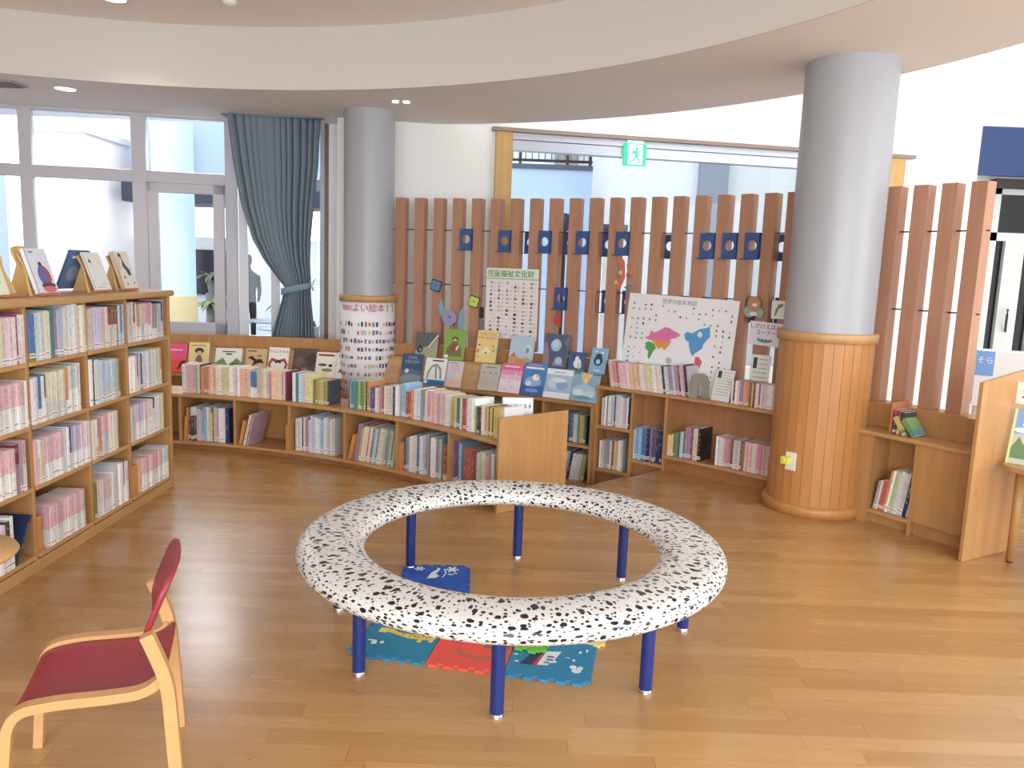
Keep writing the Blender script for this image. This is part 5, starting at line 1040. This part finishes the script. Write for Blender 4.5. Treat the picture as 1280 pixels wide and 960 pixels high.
topbook(3.50, -2.29, .17, .2, .012, 18, '#e8ead2', 'pale cream book on the stand at the picture edge', [('e', .6, .3, .2, .1, '#c8d49a'), ('r', .2, .8, .8, .84, TI)])
stand(3.865, -2.31, 'plywood stand holding the white book with a round figure')
topbook(3.865, -2.275, .165, .222, .024, 18, '#dfe2ee', 'white book with a purple and red round figure, on a stand', [('e', .55, .38, .3, .24, '#6a6aa8'), ('p', [(.62, .58), (.78, .5), (.86, .3), (.72, .2), (.66, .4)], '#b8505c'), ('e', .5, .64, .09, .06, '#4d4a44'), ('e', .58, .16, .34, .07, '#5d4a4a'), ('e', .6, .08, .32, .07, '#d87482'), ('r', .15, .9, .35, .93, '#6a7a90')])
stand(4.03, -2.44, 'taller hourglass plywood stand with yellow card behind the white book', 0, h=.25)
stand(4.40, -2.32, 'plywood stand holding the plain white book')
topbook(4.40, -2.285, .17, .215, .012, 20, '#e9eaea', 'plain white book with a small black mark, on a stand', [('p', [(.2, .74), (.26, .84), (.3, .8), (.34, .7), (.28, .72)], '#26262c'), ('r', .4, .14, .9, .17, '#cfd4d0'), ('r', .2, .06, .7, .08, '#d8a0a0')])
topbook(4.36, -2.47, .2, .225, .012, -22, '#5a78a8', 'blue book facing the window on the back of a stand', [('e', .5, .4, .3, .2, '#8aa0c0'), ('r', .2, .8, .8, .86, '#d8e0ea')], back='#4f6c9c')
stand(4.73, -2.33, 'plywood stand holding the white book nearest the window')
topbook(4.73, -2.29, .165, .225, .026, 18, '#e9e4d8', 'white book with a blue figure nearest the window, on a stand', [('p', [(.45, .82), (.6, .62), (.78, .5), (.8, .36), (.6, .34), (.5, .5), (.36, .6)], '#3c5878'), ('e', .42, .84, .1, .06, '#c8a484'), ('e', .36, .9, .1, .05, '#4a4440'), ('e', .25, .3, .05, .04, '#5a5a58'), ('e', .3, .12, .05, .03, '#4a5a48'), ('e', .8, .14, .05, .03, '#8a4a48'), ('r', .12, .5, .16, .86, '#c0a890')], back='#c9b094')

# table with display at the far end
tb = thing('display_table', 'round-edged wooden table with magazines beyond the tall end panel', 'table', (3.1, 4.1, 0))
TM = Matrix(((.875, .485, 0, 2.49), (.485, -.875, 0, 4.15), (0, 0, 1, 0), (0, 0, 0, 1)))
rr = []
for cx0, cy0, a0 in ((.80, .72, 0), (.24, .72, 90), (.24, .165, 180), (.80, .165, 270)):
    rr += [(cx0 + .12 * cos(R(a0 + i * 15)), cy0 + .12 * sin(R(a0 + i * 15))) for i in range(7)]
mb = MB(); mb.prism(rr, .528, .556, TM); mb.build('tabletop', WCASEX, tb, bevel=.008)
for u, v in ((.26, .12), (.80, .12), (.26, .74), (.80, .74)):
    p = TM @ Vector((u, v, 0)); x, y = p.x, p.y; mb = MB(); mb.tube([(x, y, .528), (x, y, .012)], [.024, .02], 14); lg = mb.build('leg', WCASE, tb)
    mb = MB(); mb.lathe((x, y), [(.016, 0), (.016, .012)], 14); mb.build('foot', DARK, lg)
k = thing('magazine', 'magazine with a blue sky and forest cover on the table', 'magazine', M=Matrix.Translation((2.775, 4.12, .557)) @ Matrix.Rotation(R(-46), 4, 'Z') @ Matrix.Rotation(R(-16), 4, 'X'))
mb = MB(); mb.box(-.11, 0, 0, .11, .012, .30); mb.build('cover', flat('#d8e0d4', .35), k, local=True)
art(k, 'cover_picture', .22, .30, [('r', .06, .55, 1, 1, '#7fa8d8'), ('e', .5, .72, .3, .06, '#dfe8f2'), ('e', .25, .62, .2, .05, '#e8eef4'), ('r', .06, 0, 1, .55, '#c3c8b8'), ('p', [(.06, .3), (.2, .5), (.3, .36), (.42, .52), (.55, .34), (.7, .48), (.7, .1), (.06, .1)], '#6b8a60'), ('p', [(.6, 0), (.7, .35), (.95, .5), (1, .5), (1, 0)], '#b08a6a'), ('r', 0, 0, .06, 1, '#d8de9c')], lambda u, v, o: (u - .11, -o, v))
k = thing('label_stand', 'white label stand lettered in hiragana above the magazine', 'sign', M=Matrix.Translation((2.87, 4.22, .557)) @ Matrix.Rotation(R(-46), 4, 'Z'))
mb = MB(); mb.box(-.13, -.012, .31, .14, 0, .43); mb.build('label_plate', flat('#eceae4'), k, local=True, bevel=.003); mb = MB(); mb.box(.0, 0, 0, .06, .02, .34); mb.build('upright', flat('#d8d6cc'), k, local=True); mb = MB(); mb.box(-.05, -.05, 0, .11, .06, .008); mb.build('foot', flat('#d8d6cc'), k, local=True)
text('えほん', .075, '#4a2c30', k, Matrix.Translation((.01, -.0135, .37)) @ Matrix.Rotation(PI / 2, 4, 'X'))
k = thing('carton', 'pale carton with a blue lettered label behind the tall end panel', 'box', M=Matrix.Translation((3.42, 5.80, 0)) @ Matrix.Rotation(R(-28), 4, 'Z'))
mb = MB(); mb.box(0, 0, .62, .37, .25, 1.03); mb.build('box_body', flat('#dcd8d6'), k, local=True); mb = MB(); mb.box(0, -.003, .85, .115, 0, 1.03); mb.build('label', flat('#6f96cc'), k, local=True)
text('そら', .055, '#dfe8f4', k, Matrix.Translation((.056, -.0045, .96)) @ Matrix.Rotation(PI / 2, 4, 'X'))
mb = MB(); mb.box(.02, .02, 0, .35, .23, .62); mb.build('carton_base', flat('#c8b49a'), k, local=True)
